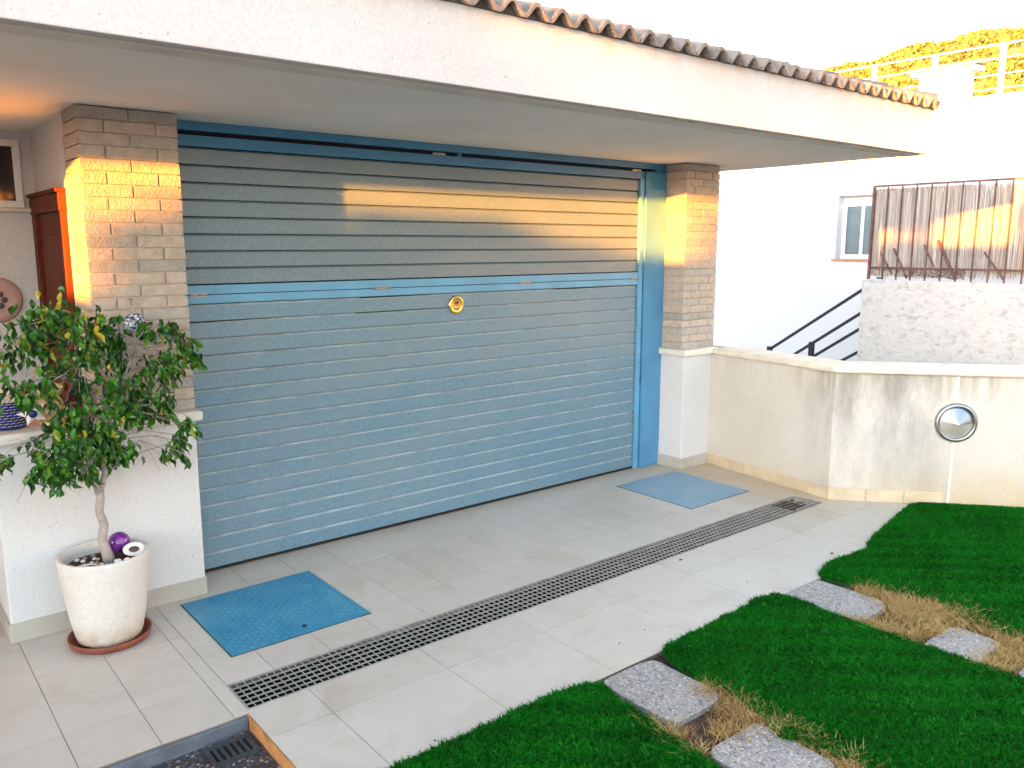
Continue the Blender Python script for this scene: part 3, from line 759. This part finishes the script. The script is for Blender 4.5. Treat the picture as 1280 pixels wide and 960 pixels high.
# ------------------------------------------------------------ out of frame: unseen wall and trees added to shape the sunset light
sx, sy, TE = -.974, -.226, .039
def occ(u, w, L): return (sx * L + .226 * u, sy * L - .974 * u, w + TE * L)
ow = MB()
p0, p1 = occ(-8, 0, 14), occ(9, 0, 14); d_ = (Vector(p1) - Vector(p0)).normalized(); n_ = Vector((-d_.y, d_.x, 0)) * .15
for (ua, ub, w) in ((-8, .09, 1.46), (.09, .165, 1.80), (.165, .50, 1.93), (.50, .56, 1.87), (.56, .70, 1.80), (.70, 1.05, 1.74), (1.05, 2.50, 2.05), (2.50, 2.85, 2.5), (2.85, 12, 2.1)):
    pa, pb_ = Vector(occ(ua, 0, 14)), Vector(occ(ub, 0, 14)); z1 = w + TE * 14
    vs = [Vector((q.x, q.y, 0)) + o_ + Vector((0, 0, z)) for z in (-.15, z1) for q, o_ in ((pa, -n_), (pb_, -n_), (pb_, n_), (pa, n_))]
    ow.add(vs, [(0, 1, 2, 3), (4, 5, 6, 7), (0, 1, 5, 4), (1, 2, 6, 5), (2, 3, 7, 6), (3, 0, 4, 7)])
o = ow.build('sun_blocker_wall', 'blocker_wall'); tag(o, 'unseen stepped wall added to block the low sun', 'wall'); recenter(o)
def offtree(u, w0, w1, L, ru, per, seed, n):
    r = random.Random(seed); t = thing('sun_dapple_tree', 'unseen leafy tree added to dapple the low sun', 'tree', (*occ(u, 0, L)[:2], 0), 'unseen trees added to dapple the low sun')
    base = Vector(occ(u, 0, L)); base.z = 0
    b = MB(); b.tube([base, base + Vector((.1, .1, w0 + TE * L)), base + Vector((0, 0, (w0 + w1) / 2 + TE * L))], [.14, .10, .05], 8)
    k = b.build('trunk', 'bark', t)
    cs = []; rs = []
    for _ in range(n):
        uu = u + r.uniform(-ru, ru); ww = r.uniform(w0, w1); c = occ(uu, ww, L + r.uniform(-.8, .8)); cs.append(c); rs.append(r.uniform(.16, .36))
    c = clumps('crown', cs, rs, per, .06, 'darkleaf', .8, seed); c.location = -Vector(t.location); c.parent = t
offtree(1.72, 2.25, 3.9, 24, .58, 110, 11, 58)
offtree(-1.6, 2.75, 4.2, 30, .8, 120, 12, 50)
offtree(3.9, 2.4, 4.2, 27, 1.0, 120, 13, 70)

# ------------------------------------------------------------ turf
def inside(P, poly):
    x, y = P[:, 0], P[:, 1]; c = np.zeros(len(P), bool); n = len(poly)
    for i in range(n):
        x0, y0 = poly[i]; x1, y1 = poly[(i + 1) % n]
        m = ((y0 > y) != (y1 > y)) & (x < (x1 - x0) * (y - y0) / (y1 - y0 + 1e-12) + x0); c ^= m
    return c
def wobble(poly, amp, step, seed):
    r = random.Random(seed); out = []
    for i in range(len(poly)):
        a, b = Vector(poly[i]), Vector(poly[(i + 1) % len(poly)]); n = max(1, int((b - a).length / step))
        for k in range(n): p = a.lerp(b, k / n); out.append((p.x + r.gauss(0, amp), p.y + r.gauss(0, amp)))
    return out
def blades(name, poly, dens, z0, hgt, wid, mat, seed, lean=.5, jitter=0, edge_fade=None, mounds=None, parent=None):
    r = np.random.default_rng(seed); P_ = np.array(poly); lo, hi = P_.min(0), P_.max(0); n = int(dens * np.prod(hi - lo))
    P = r.uniform(lo, hi, (n, 2)); P = P[inside(P, poly)]
    if mounds is not None:
        keep = np.zeros(len(P))
        for (mx, my, mr) in mounds: keep = np.maximum(keep, np.exp(-((P[:, 0] - mx) ** 2 + (P[:, 1] - my) ** 2) / (mr * mr)))
        P = P[r.uniform(0, 1, len(P)) < keep]
    n = len(P); az = r.uniform(0, 2 * np.pi, n); l = hgt * r.uniform(.6, 1.2, n); ln = lean * r.uniform(.2, 1.2, n) * l
    a2 = r.uniform(0, 2 * np.pi, n); b0 = np.stack([P[:, 0], P[:, 1], np.full(n, z0)], 1)
    w = np.stack([np.cos(az), np.sin(az), np.zeros(n)], 1) * (wid / 2) * r.uniform(.7, 1.3, n)[:, None]
    mid = b0 + np.stack([np.cos(a2) * ln * .35, np.sin(a2) * ln * .35, l * .6], 1); tip = b0 + np.stack([np.cos(a2) * ln, np.sin(a2) * ln, l], 1)
    V = np.stack([b0 - w, b0 + w, mid + w * .9, mid - w * .9, tip + w * .15, tip - w * .15], 1).reshape(-1, 3)
    i = np.arange(n)[:, None] * 6; F_ = np.concatenate([i + np.array([[0, 1, 2, 3]]), i + np.array([[3, 2, 4, 5]])], 0)
    patch = .5 + .25 * np.sin(P[:, 0] * 7 + 1.3 * np.sin(P[:, 1] * 9)) * np.sin(P[:, 1] * 8 + seed)
    cell = np.sin(P[:, 0] * 83 + 2 * np.sin(P[:, 1] * 61)) * np.sin(P[:, 1] * 91 + 2 * np.sin(P[:, 0] * 57)) * .5 + .5; tone = np.clip(.3 * patch + .35 * r.uniform(0, 1, n) + .35 * cell, 0, 1); tone[r.uniform(0, 1, n) > .985] = 1
    return np_mesh(name, V, F_, mat, np.concatenate([tone, tone]), parent=parent)
def turf(poly, label, seed, dens=85000):
    wp = wobble(poly, .006, .05, seed)
    o = blades('turf', wp, dens, .004, .017, .0050, 'turf', seed, 1.3)
    # backing sheet joined as a second surface in the same object
    me = o.data; b = MB(); cx = sum(p[0] for p in wp) / len(wp); cy = sum(p[1] for p in wp) / len(wp)
    b.prism([(cx + (x - cx) * .997, cy + (y - cy) * .997) for x, y in wp], -.018, .005)
    k = b.build('turf_backing', 'turf_base', o)
    tag(o, label, 'artificial turf', 'strips of green turf', 'stuff'); return o
turf([(-.335, -2.045), (.66, -2.05), (.755, -2.065), (.79, -2.12), (.75, -2.35), (.745, -2.45), (.72, -2.8), (.72, -4.4), (-.335, -4.4)], 'near left strip of bright green turf at the bottom edge', 21)
turf([(1.14, -2.16), (1.16, -2.09), (1.25, -2.06), (1.95, -2.035), (2.05, -2.05), (2.085, -2.12), (2.075, -2.5), (2.11, -3.0), (2.14, -4.4), (1.12, -4.4), (1.10, -3.0), (1.04, -2.75), (1.12, -2.5)], 'middle strip of bright green turf between two stepping stone rows', 22)
turf([(2.43, -2.05), (2.62, -2.00), (3.0, -2.02), (3.10, -1.97), (4.0, -1.79), (4.10, -1.83), (4.48, -2.285), (6.1, -4.2), (2.58, -4.4), (2.47, -2.75), (2.60, -2.6), (2.50, -2.32)], 'far right patch of dark green turf below the stained wall', 23, 66000)

rs_ = np.random.default_rng(77)
for nm, pl, mt_, lb, ds in (('turf_crumbs', [(-.2, -2.06), (4.0, -1.80), (4.0, -1.70), (-.2, -1.98)], 'turf', 'loose green turf fibres scattered on the tiles along the turf edge', 45),):
    o = blades(nm, pl, ds, .001, .003, .007, mt_, 78, 2.0); tag(o, lb, 'turf fibres', kind='stuff')
# slabs
def slab(x0, x1, y0, y1, label, seed):
    b = MB(); r = random.Random(seed); cx, cy, hx, hy = (x0 + x1) / 2, (y0 + y1) / 2, (x1 - x0) / 2, (y1 - y0) / 2
    ph = [r.uniform(0, 6.28) for _ in range(4)]; q = []; e = 7.0
    for k in range(72):
        a = 2 * math.pi * k / 72; c, s_ = math.cos(a), math.sin(a)
        w_ = 1 + .012 * math.sin(3 * a + ph[0]) + .010 * math.sin(5 * a + ph[1]) + .008 * math.sin(11 * a + ph[2]) + r.uniform(-.006, .006)
        q.append((cx + hx * w_ * math.copysign(abs(c) ** (2 / e), c), cy + hy * w_ * math.copysign(abs(s_) ** (2 / e), s_)))
    b.prism(q, -.03, .004); o = b.build('stepping_stone', 'pebble', bev=.004); tag(o, label, 'stepping stone', 'pebble dash stepping stones'); return recenter(o)
slab(.805, 1.115, -2.465, -2.085, 'pebbled stepping stone touching the driveway between left and middle turf', 1)
slab(.76, 1.055, -2.96, -2.635, 'pebbled stepping stone at the bottom edge, second from the driveway in its row', 2)
slab(2.10, 2.405, -2.462, -2.068, 'pebbled stepping stone touching the driveway between middle and far right turf', 3)
slab(2.095, 2.395, -2.965, -2.745, 'small pebbled stepping stone in the middle of the far row', 4)
slab(2.13, 2.43, -3.50, -3.10, 'pebbled stepping stone cut by the right edge of the picture', 5)
slab(.77, 1.07, -3.55, -3.15, 'pebbled stepping stone below the frame', 6)
# dry grass
dg = blades('dry_grass', [(.70, -2.38), (1.16, -2.33), (1.14, -3.1), (.70, -3.1)], 42000, -.018, .042, .0026, 'dry', 31, 1.6,
    mounds=[(1.10, -2.42, .06), (1.08, -2.53, .075), (1.06, -2.62, .06), (1.09, -2.72, .06), (1.11, -2.85, .06), (1.1, -2.98, .06), (.75, -2.50, .045), (.745, -2.62, .035), (.93, -2.615, .05), (.74, -2.40, .03)])
tag(dg, 'straw coloured dry grass tufts around the nearer stepping stones', 'dry grass', kind='stuff')
dg = blades('dry_grass', [(2.06, -2.2), (2.75, -2.2), (2.75, -3.3), (2.06, -3.3)], 42000, -.018, .044, .0028, 'dry', 32, 1.7,
    mounds=[(2.47, -2.33, .06), (2.44, -2.50, .09), (2.45, -2.62, .11), (2.36, -2.60, .09), (2.50, -2.74, .09), (2.12, -2.56, .055), (2.14, -2.66, .06), (2.28, -2.71, .05), (2.46, -2.88, .05), (2.30, -3.02, .06), (2.44, -3.0, .06), (2.16, -3.02, .05), (2.47, -3.15, .05), (2.10, -2.45, .03)])
tag(dg, 'straw coloured dry grass tufts around the farther stepping stones', 'dry grass', kind='stuff')

# ------------------------------------------------------------ potted ficus
PX, PY = -.585, -.475
FT = thing('potted_ficus', 'weeping fig tree with drooping green leaves in a white pot', 'potted tree', (PX, PY, .012))
b = MB(); b.lathe([(.0001, .016), (.118, .016), (.128, .024), (.136, .05), (.150, .12), (.166, .24), (.176, .34), (.182, .385), (.181, .398), (.174, .402), (.163, .396), (.158, .37), (.157, .34)], (PX, PY, 0), 48)
b.build('pot', 'pot', FT)
b = MB(); b.lathe([(.158, .345), (.08, .352), (.0001, .355)], (PX, PY, 0), 24); b.build('potting_soil', 'soil', FT)
b = MB(); b.lathe([(.0001, .0015), (.145, .0015), (.160, .010), (.168, .034), (.166, .038), (.160, .036), (.152, .014), (.0001, .012)], (PX, PY, 0), 44)
o = b.build('saucer', 'terracotta'); tag(o, 'round terracotta saucer under the white pot', 'saucer'); recenter(o)
fork = Vector((PX + .0, PY, .70))
trunk = MB()
trunk.tube([(PX + .02, PY - .02, .34), (PX + .008, PY - .02, .40), (PX - .004, PY - .015, .46), (PX + .010, PY - .01, .52), (PX - .003, PY, .58), (PX + .006, PY, .64), (PX + .004, PY, .665)],
           [.027, .022, .0195, .0185, .017, .0175, .018], 10)
KX, KY, KZ = -1.36417, -4.20926, 1.7
rf = random.Random(99)
# cluster centres (x, z in the plane of the tree, spread in depth)
cl = []
def C_(x, z, r, n, dep=.12): cl.append((x, z, r, n, dep))
# measured from the photo: x, z at the trunk plane
for q in [(-.80, 1.38, .085, 60), (-.70, 1.43, .085, 65), (-.62, 1.38, .080, 60), (-.52, 1.36, .085, 65), (-.47, 1.30, .05, 30), (-.86, 1.27, .05, 28),
          (-.73, 1.30, .10, 70), (-.60, 1.26, .10, 70), (-.86, 1.12, .10, 80), (-.95, 1.05, .06, 35), (-.75, 1.15, .11, 80), (-.64, 1.10, .09, 65), (-.50, 1.13, .08, 50), (-.80, .90, .045, 22),
          (-.22, 1.33, .055, 36), (-.30, 1.35, .035, 14), (-.17, 1.26, .05, 36), (-.36, 1.35, .045, 26), (-.27, 1.23, .07, 44), (-.36, 1.20, .06, 40), (-.14, 1.20, .035, 20), (-.24, 1.15, .05, 34), (-.44, 1.19, .06, 36),
          (-.40, 1.07, .07, 55), (-.31, 1.04, .06, 44), (-.37, .97, .05, 36), (-.47, 1.02, .06, 42), (-.29, .97, .035, 20), (-.55, 1.02, .08, 50),
          (-.22, .90, .04, 20), (-.27, .87, .03, 14), (-.24, .82, .04, 24), (-.27, .77, .03, 15), (-.22, .76, .025, 10), (-.19, .93, .025, 10),
          (-.66, .95, .09, 75), (-.58, .90, .09, 70), (-.70, .86, .09, 80), (-.78, .80, .06, 45), (-.74, .74, .05, 34), (-.60, .79, .08, 60), (-.52, .84, .07, 50), (-.62, .73, .035, 18), (-.69, .72, .03, 12), (-.52, .78, .055, 28), (-.47, .80, .05, 26), (-.94, .84, .03, 12), (-.91, .88, .025, 8), (-.83, .76, .03, 14), (-.70, 1.02, .10, 60), (-.98, 1.22, .03, 8)]:
    C_(*q)
lv = []; tones = []; ends = []
def leaf(p, d, L, wd, tone):
    """drooping pointed leaf folded along its midrib"""
    d = d.normalized(); s_ = d.cross(Vector((rf.uniform(-1, 1), rf.uniform(-1, 1), rf.uniform(-.3, .3))))
    if s_.length < .05: s_ = d.cross(Vector((1, 0, 0)))
    s_.normalize(); n = s_.cross(d); f_ = n * wd * .22; cv = n * L * .10
    pts = [p, p + d * L * .28 + s_ * wd * .42 + f_, p + d * L * .58 + s_ * wd * .40 + f_ + cv, p + d * L - cv * .5, p + d * L * .58 - s_ * wd * .40 + f_ + cv, p + d * L * .28 - s_ * wd * .42 + f_, p + d * L * .30, p + d * L * .60 + cv]
    lv.append(pts); tones.append(tone)
for (x, z, r_, n, dep) in cl:
    if z < .86 and x < -.4: z += .035
    cy = PY + rf.uniform(-dep, dep * .6); ends.append(Vector((x, cy, z)))
    k = 0
    while k < n * 1.0:
        a = Vector((rf.gauss(0, .55), rf.gauss(0, .6), rf.gauss(0, .55)))
        if a.length > 1.25: continue
        p = Vector((x, cy, z)) + a * r_
        if any(((p.x - hx) / ha) ** 2 + ((p.z - hz) / hb) ** 2 < 1 for hx, hz, ha, hb in ((-.79, 1.035, .062, .055), (-.69, 1.11, .05, .05), (-.91, 1.05, .06, .08), (-.60, 1.05, .025, .045))) and rf.random() < .93: k += 1; continue
        d = Vector((rf.gauss(0, .45), rf.gauss(-.15, .45), -1 + rf.gauss(0, .35)))
        t_ = rf.random() * .78
        if rf.random() < .035: t_ = rf.uniform(.86, 1)
        if z > 1.25 and x < -.45 and rf.random() < .05: t_ = 1
        leaf(p, d, rf.uniform(.036, .060), rf.uniform(.021, .033), t_); k += 1
V = np.array([[tuple(q) for q in L_] for L_ in lv]).reshape(-1, 3) - np.array([PX, PY, .012]); i = np.arange(len(lv))[:, None] * 8
F4 = np.concatenate([i + np.array([[0, 1, 6, 6]]), i + np.array([[1, 2, 7, 6]]), i + np.array([[2, 3, 7, 7]]), i + np.array([[0, 6, 5, 5]]), i + np.array([[6, 7, 4, 5]]), i + np.array([[7, 3, 4, 4]])], 0)
vv = V; me = bpy.data.meshes.new('foliage')
fl = [tuple(dict.fromkeys(int(q) for q in f)) for f in F4]
me.from_pydata([tuple(p) for p in vv], [], fl); at_ = me.attributes.new('tone', 'FLOAT', 'FACE'); at_.data.foreach_set('value', np.tile(np.array(tones), 6).astype('f'))
me.materials.append(M['leaf']); fo_ = bpy.data.objects.new('foliage', me); COL.objects.link(fo_); fo_.parent = FT
# limbs
bases = [[Vector((PX + .004, PY, .66)), Vector((PX - .022, PY, .74)), Vector((PX - .035, PY, .86)), Vector((PX - .02, PY - .01, 1.0)), Vector((PX - .03, PY, 1.15)), Vector((PX - .04, PY, 1.30))],
         [Vector((PX + .004, PY, .66)), Vector((PX + .035, PY + .01, .74)), Vector((PX + .030, PY + .02, .84)), Vector((PX + .07, PY + .01, .97)), Vector((PX + .12, PY, 1.10)), Vector((PX + .17, PY, 1.22))]]
trunk.tube(bases[0], [.016, .012, .010, .009, .007, .004], 8); trunk.tube(bases[1], [.015, .012, .010, .008, .006, .004], 8)
nodes = [p for bb in bases for p in bb[1:]]
for e in ends:
    cand = [p for p in nodes if p.z < e.z + .12] or [nodes[0], nodes[5]]
    s0 = min(cand, key=lambda p: (p - e).length + abs(rf.gauss(0, .03)))
    m_ = s0.lerp(e, .55) + Vector((rf.gauss(0, .02), rf.gauss(0, .02), .05 + abs(rf.gauss(0, .03))))
    trunk.tube([s0, s0.lerp(m_, .5) + Vector((0, 0, .02)), m_, e + Vector((0, 0, .01))], [.0042, .0034, .0026, .0012], 5)
    for _ in range(2):
        q = e + Vector((rf.gauss(0, .05), rf.gauss(0, .04), rf.gauss(-.02, .05))); trunk.tube([m_, m_.lerp(q, .6) + Vector((0, 0, .02)), q], [.0016, .0013, .0008], 4)
trunk.build('trunk', 'bark', FT)
# treasures on the potting soil
b = MB(); b.ball((PX + .075, PY + .045, .412), .047, 0, 28); o = b.build('glass_ball', 'purple'); tag(o, 'purple swirled glass ball lying in the plant pot', 'glass ball'); recenter(o)
def snail(x, y, z, r, m, label, rot):
    a = MB(); pts = []; rs = []
    for k in range(30):
        u = k / 29; an = u * 4.2 * math.pi + rot; rr_ = r * .62 * (1 - u) ** .9; pts.append((x + rr_ * math.cos(an), y + rr_ * .7 * math.sin(an) - u * r * .5, z + r * .55 + u * r * .45 + rr_ * .35 * math.sin(an))); rs.append(max(.0008, r * .42 * (1 - u) ** .8))
    a.tube(pts, rs, 10); o = a.build('sea_shell', m); tag(o, label, 'seashell', 'seashells in the plant pot'); return recenter(o)
def scallop(x, y, z, r, m, label, rot, tilt):
    a = MB(); n = 18; T_ = Matrix.Translation((x, y, z)) @ Matrix.Rotation(rot, 4, 'Z') @ Matrix.Rotation(tilt, 4, 'X'); vs = []; fs = []
    for i in range(7):
        u = i / 6
        for j in range(n + 1):
            an = math.pi * (-.08 + 1.16 * j / n); q = r * u * (1 + .05 * math.cos(j * math.pi)); vs.append(T_ @ Vector((q * math.cos(an), q * math.sin(an) * 1.0, r * .42 * (1 - u * u) + .002 * math.cos(j * math.pi) * u)))
    for i in range(6):
        for j in range(n): p = i * (n + 1) + j; fs.append((p, p + 1, p + n + 2, p + n + 1))
    a.add(vs, fs, 0, True); o = a.build('sea_shell', m); so_ = o.modifiers.new('s', 'SOLIDIFY'); so_.thickness = .003; tag(o, label, 'seashell', 'seashells in the plant pot'); return recenter(o)
scallop(PX - .075, PY - .055, .352, .050, 'shell', 'large white scallop shell at the left inside the pot', .4, .15)
scallop(PX - .015, PY - .125, .356, .046, 'shell', 'flat white shell against the front rim of the pot', .1, .3)
snail(PX - .092, PY - .105, .352, .026, 'shell_brown', 'brown spiral snail shell at the front left rim of the pot', 0)
snail(PX - .140, PY - .035, .355, .026, 'shell_brown', 'speckled brown shell at the far left rim of the pot', 1.2)
snail(PX + .040, PY - .070, .358, .018, 'shell', 'tiny round white shell right of the trunk', 2)
snail(PX + .072, PY - .085, .358, .018, 'shell', 'small white snail shell in front of the purple ball', .7)
snail(PX - .035, PY - .03, .35, .016, 'shell_brown', 'tiny brown shell just left of the trunk', .7)
a = MB(); c_ = (PX + .115, PY - .030, .392)
Tt = Matrix.Rotation(R_(55), 4, 'X') @ Matrix.Rotation(R_(10), 4, 'Y')
a.lathe([(.0001, -.014), (.030, -.010), (.042, .002), (.040, .008), (.030, .004), (.0001, -.002)], c_, 28, 0, Tt, sx=1.15, sy=.75)
a.lathe([(.026, .0015), (.0001, .0045)], c_, 20, 1, Tt, sx=1.1, sy=.55)
o = a.build('sea_shell', ['shell', 'shell_dark']); tag(o, 'white open shell with dark mouth resting against the purple ball', 'seashell', 'seashells in the plant pot'); recenter(o)
for k in range(16):
    pass
pb2 = MB(); r2 = random.Random(8)
for k in range(26):
    an = r2.uniform(0, 6.28); q = r2.uniform(.02, .145); pb2.ball((PX + q * math.cos(an), PY + q * math.sin(an), .356), r2.uniform(.006, .012), r2.choice([0, 0, 1]), 8, (1, 1, .6))
o = pb2.build('pebbles', ['shell', 'bark']); tag(o, 'tiny pebbles and shell bits scattered on the potting soil', 'pebbles', kind='stuff')

# ------------------------------------------------------------ ornaments on the ledge
Zc = .9215
t = thing('flower_pot', 'blue and white basket weave flower pot at the left end of the ledge', 'flower pot', (-.83, -.14, Zc))
b = MB(); bx, by = -.845, -.135
b.lathe([(.0001, Zc + .001), (.065, Zc + .001), (.078, Zc + .02), (.092, Zc + .08), (.098, Zc + .125)], (bx, by, 0), 40, 0)
for k in range(9):
    z = Zc + .018 + k * .0122; r0 = .0775 + .0195 * (k / 8) ** .7
    n_ = 22
    for j in range(n_):
        a0_ = 2 * math.pi * (j + .5 * (k % 2)) / n_; pts = [(bx + (r0 + .0012) * math.cos(a0_ + q * .2), by + (r0 + .0012) * math.sin(a0_ + q * .2), z + .002 * math.sin(q * 1.57)) for q in (0, .4, .8, 1.1)]
        b.tube(pts, .0012, 4, 1)
b.build('pot', ['navy', 'cream'], t)
b = MB(); b.lathe([(.099, Zc + .125), (.106, Zc + .127), (.107, Zc + .150), (.101, Zc + .153), (.090, Zc + .148), (.088, Zc + .10), (.0001, Zc + .10)], (bx, by, 0), 40); b.build('pot_rim', 'cream', t)
# starfish with blue eye bead
t = thing('star_ornament', 'white star shaped ornament with round blue eye against the blue pot', 'ornament', (-.77, -.255, Zc))
b = MB(); cx, cz, yy = -.768, .995, -.262; vs = [(cx, yy - .012, cz), (cx, yy + .006, cz)]; n_ = 5
for j in range(10):
    an = math.pi / 2 + .25 + math.pi * j / 5; q = .062 if j % 2 == 0 else .030; vs.append((cx + q * math.cos(an), yy, cz + q * math.sin(an) * .85))
b.add(vs, [(0, 2 + j, 2 + (j + 1) % 10) for j in range(10)] + [(1, 2 + (j + 1) % 10, 2 + j) for j in range(10)])
b.build('star', 'shell', t)
b = MB(); b.ball((cx, yy - .012, cz), .017, 0, 16, (1, .5, 1)); b.build('eye_bead', 'navy', t)
# small sand-coloured fish/bird figure
t = thing('ceramic_figure', 'sand coloured ceramic animal figure with round eyes behind the fig leaves', 'figurine', (-.68, -.17, Zc))
b = MB(); b.ball((-.685, -.17, Zc + .075), .055, 0, 20, (1.05, .8, 1.25)); b.ball((-.685, -.185, Zc + .155), .042, 0, 20, (1.25, .9, .85)); b.lathe([(.045, Zc + .001), (.05, Zc + .01), (.04, Zc + .02)], (-.685, -.17, 0), 20); b.build('body', 'tan', t)
for s_ in (-1, 1):
    b = MB(); b.ball((-.685 + s_ * .027, -.220, Zc + .165), .016, 0, 14); b.ball((-.685 + s_ * .027 - .003, -.234, Zc + .165), .006, 1, 10); b.build('eye', ['cream', 'black'], t)
# dark red lantern
t = thing('candle_lantern', 'small dark lantern with red glass behind the lower fig leaves', 'lantern', (-.57, -.16, Zc))
b = MB(); b.lathe([(.0001, Zc + .001), (.042, Zc + .001), (.044, Zc + .012), (.030, Zc + .02)], (-.565, -.15, 0), 6, 0, None, False)
b.lathe([(.034, Zc + .11), (.044, Zc + .115), (.02, Zc + .15), (.006, Zc + .165), (.0001, Zc + .17)], (-.565, -.15, 0), 6, 0, None, False)
for j in range(6): a_ = j * math.pi / 3; b.bar((-.565 + .034 * math.cos(a_), -.15 + .034 * math.sin(a_), Zc + .012), (-.565 + .037 * math.cos(a_), -.15 + .037 * math.sin(a_), Zc + .112), .004)
b.build('frame', 'black_iron', t)
M['redglass'] = simple('red_glass', (.22, .012, .015), .15)
b = MB(); b.lathe([(.030, Zc + .02), (.034, Zc + .11)], (-.565, -.15, 0), 6, 0, None, False); b.build('glass', 'redglass', t)
# round stoneware plate on the porch wall
t = thing('wall_plate', 'round pinkish stoneware plate with dark flower pattern on the porch wall', 'wall plate', (-.69, .94, 1.44))
T2 = Matrix.Rotation(R_(90), 4, 'X'); cc = (-.70, .948, 1.41)
b = MB(); b.lathe([(.112, .0), (.12, .012), (.113, .022), (.08, .012), (.0001, .010)], cc, 40, 0, T2); b.build('dish', 'pink', t)
b = MB()
for j in range(6):
    an = j * math.pi / 3; b.ball((cc[0] + .035 * math.cos(an), cc[1] - .0125, cc[2] + .035 * math.sin(an)), .016, 0, 10, (1, .12, 1))
b.build('flower_pattern', 'pinkdark', t)
# mosaic hanging ball on the pillar
t = thing('mosaic_ornament', 'blue and silver glass mosaic ornament hanging against the left brick pillar', 'ornament', (-.335, -.27, 1.36))
b = MB(); b.ball((-.335, -.268, 1.355), .045, 0, 24, (1, .9, 1)); b.build('ball', 'mosaic', t)
b = MB(); b.tube([(-.335, -.268, 1.40), (-.335, -.225, 1.46)], .0015, 6); b.tube([(-.335, -.24, 1.46), (-.335, -.215, 1.46)], .003, 6); b.build('hook', 'steel', t)
# a few fallen bits on the tiles
for k, (x, y, lab) in enumerate([(2.05, -1.46, 'dry brown leaf lying on the driveway just below the middle of the grating'), (2.78, -1.93, 'tiny dark leaf on the driveway close to the far right turf')]):
    b = MB(); b.add([(x, y, .003), (x + .014, y + .006, .007), (x + .032, y, .003), (x + .014, y - .008, .004)], [(0, 1, 2, 3)]); b.add([(x + .014, y - .008, .0035), (x + .014, y + .006, .0065), (x + .02, y, .0015)], [(0, 1, 2)])
    o = b.build('fallen_leaf', 'soil'); tag(o, lab, 'leaf'); recenter(o)

# ------------------------------------------------------------ light, sky, camera
EL = math.atan(TE)
sun = bpy.data.lights.new('sun', 'SUN'); sun.energy = 4.5; sun.angle = R_(.5); sun.color = (1, .32, .02)
so_ = bpy.data.objects.new('sun', sun); COL.objects.link(so_)
sdir = Vector((sx * math.cos(EL), sy * math.cos(EL), math.sin(EL))); so_.rotation_euler = sdir.to_track_quat('Z', 'Y').to_euler()
W_ = bpy.data.worlds.new('World'); S.world = W_; W_.use_nodes = True; nt = W_.node_tree; bg = nt.nodes['Background']
sky = nt.nodes.new('ShaderNodeTexSky'); sky.sky_type = 'NISHITA'; sky.sun_disc = False; sky.sun_elevation = EL; sky.sun_rotation = math.atan2(sx, sy) % (2 * math.pi)
sky.dust_density = 1.5; sky.air_density = 1.0; sky.ozone_density = 1.0
hs = nt.nodes.new('ShaderNodeHueSaturation'); hs.inputs['Saturation'].default_value = .55
nt.links.new(sky.outputs[0], hs.inputs['Color']); tint = nt.nodes.new('ShaderNodeMix'); tint.data_type = 'RGBA'; tint.blend_type = 'MULTIPLY'; tint.inputs[0].default_value = 1; tint.inputs[7].default_value = (.90, .98, 1.10, 1)
nt.links.new(hs.outputs[0], tint.inputs[6]); nt.links.new(tint.outputs[2], bg.inputs['Color']); bg.inputs['Strength'].default_value = .15
vs_ = S.view_settings; vs_.view_transform = 'Standard'; vs_.look = 'None'; vs_.gamma = 1; vs_.use_curve_mapping = False; vs_.exposure = 4.12

cam = bpy.data.cameras.new('camera'); co = bpy.data.objects.new('camera', cam); COL.objects.link(co); S.camera = co
right = Vector((.77513891, -.63179084, 0)); down = Vector((-.10479734, -.12857498, -.98614704)); fwd = right.cross(-down).normalized() * -1
fwd = Vector((.62303867, .76440095, -.16587347))
mt = Matrix((right, -down, -fwd)).transposed().to_4x4(); mt.translation = (-1.36417392, -4.20926031, 1.7); co.matrix_world = mt
cam.sensor_width = 36; cam.lens = 1034.46 / 1280 * 36; cam.clip_start = .05; cam.clip_end = 3000
S.render.resolution_x = 1024; S.render.resolution_y = 768
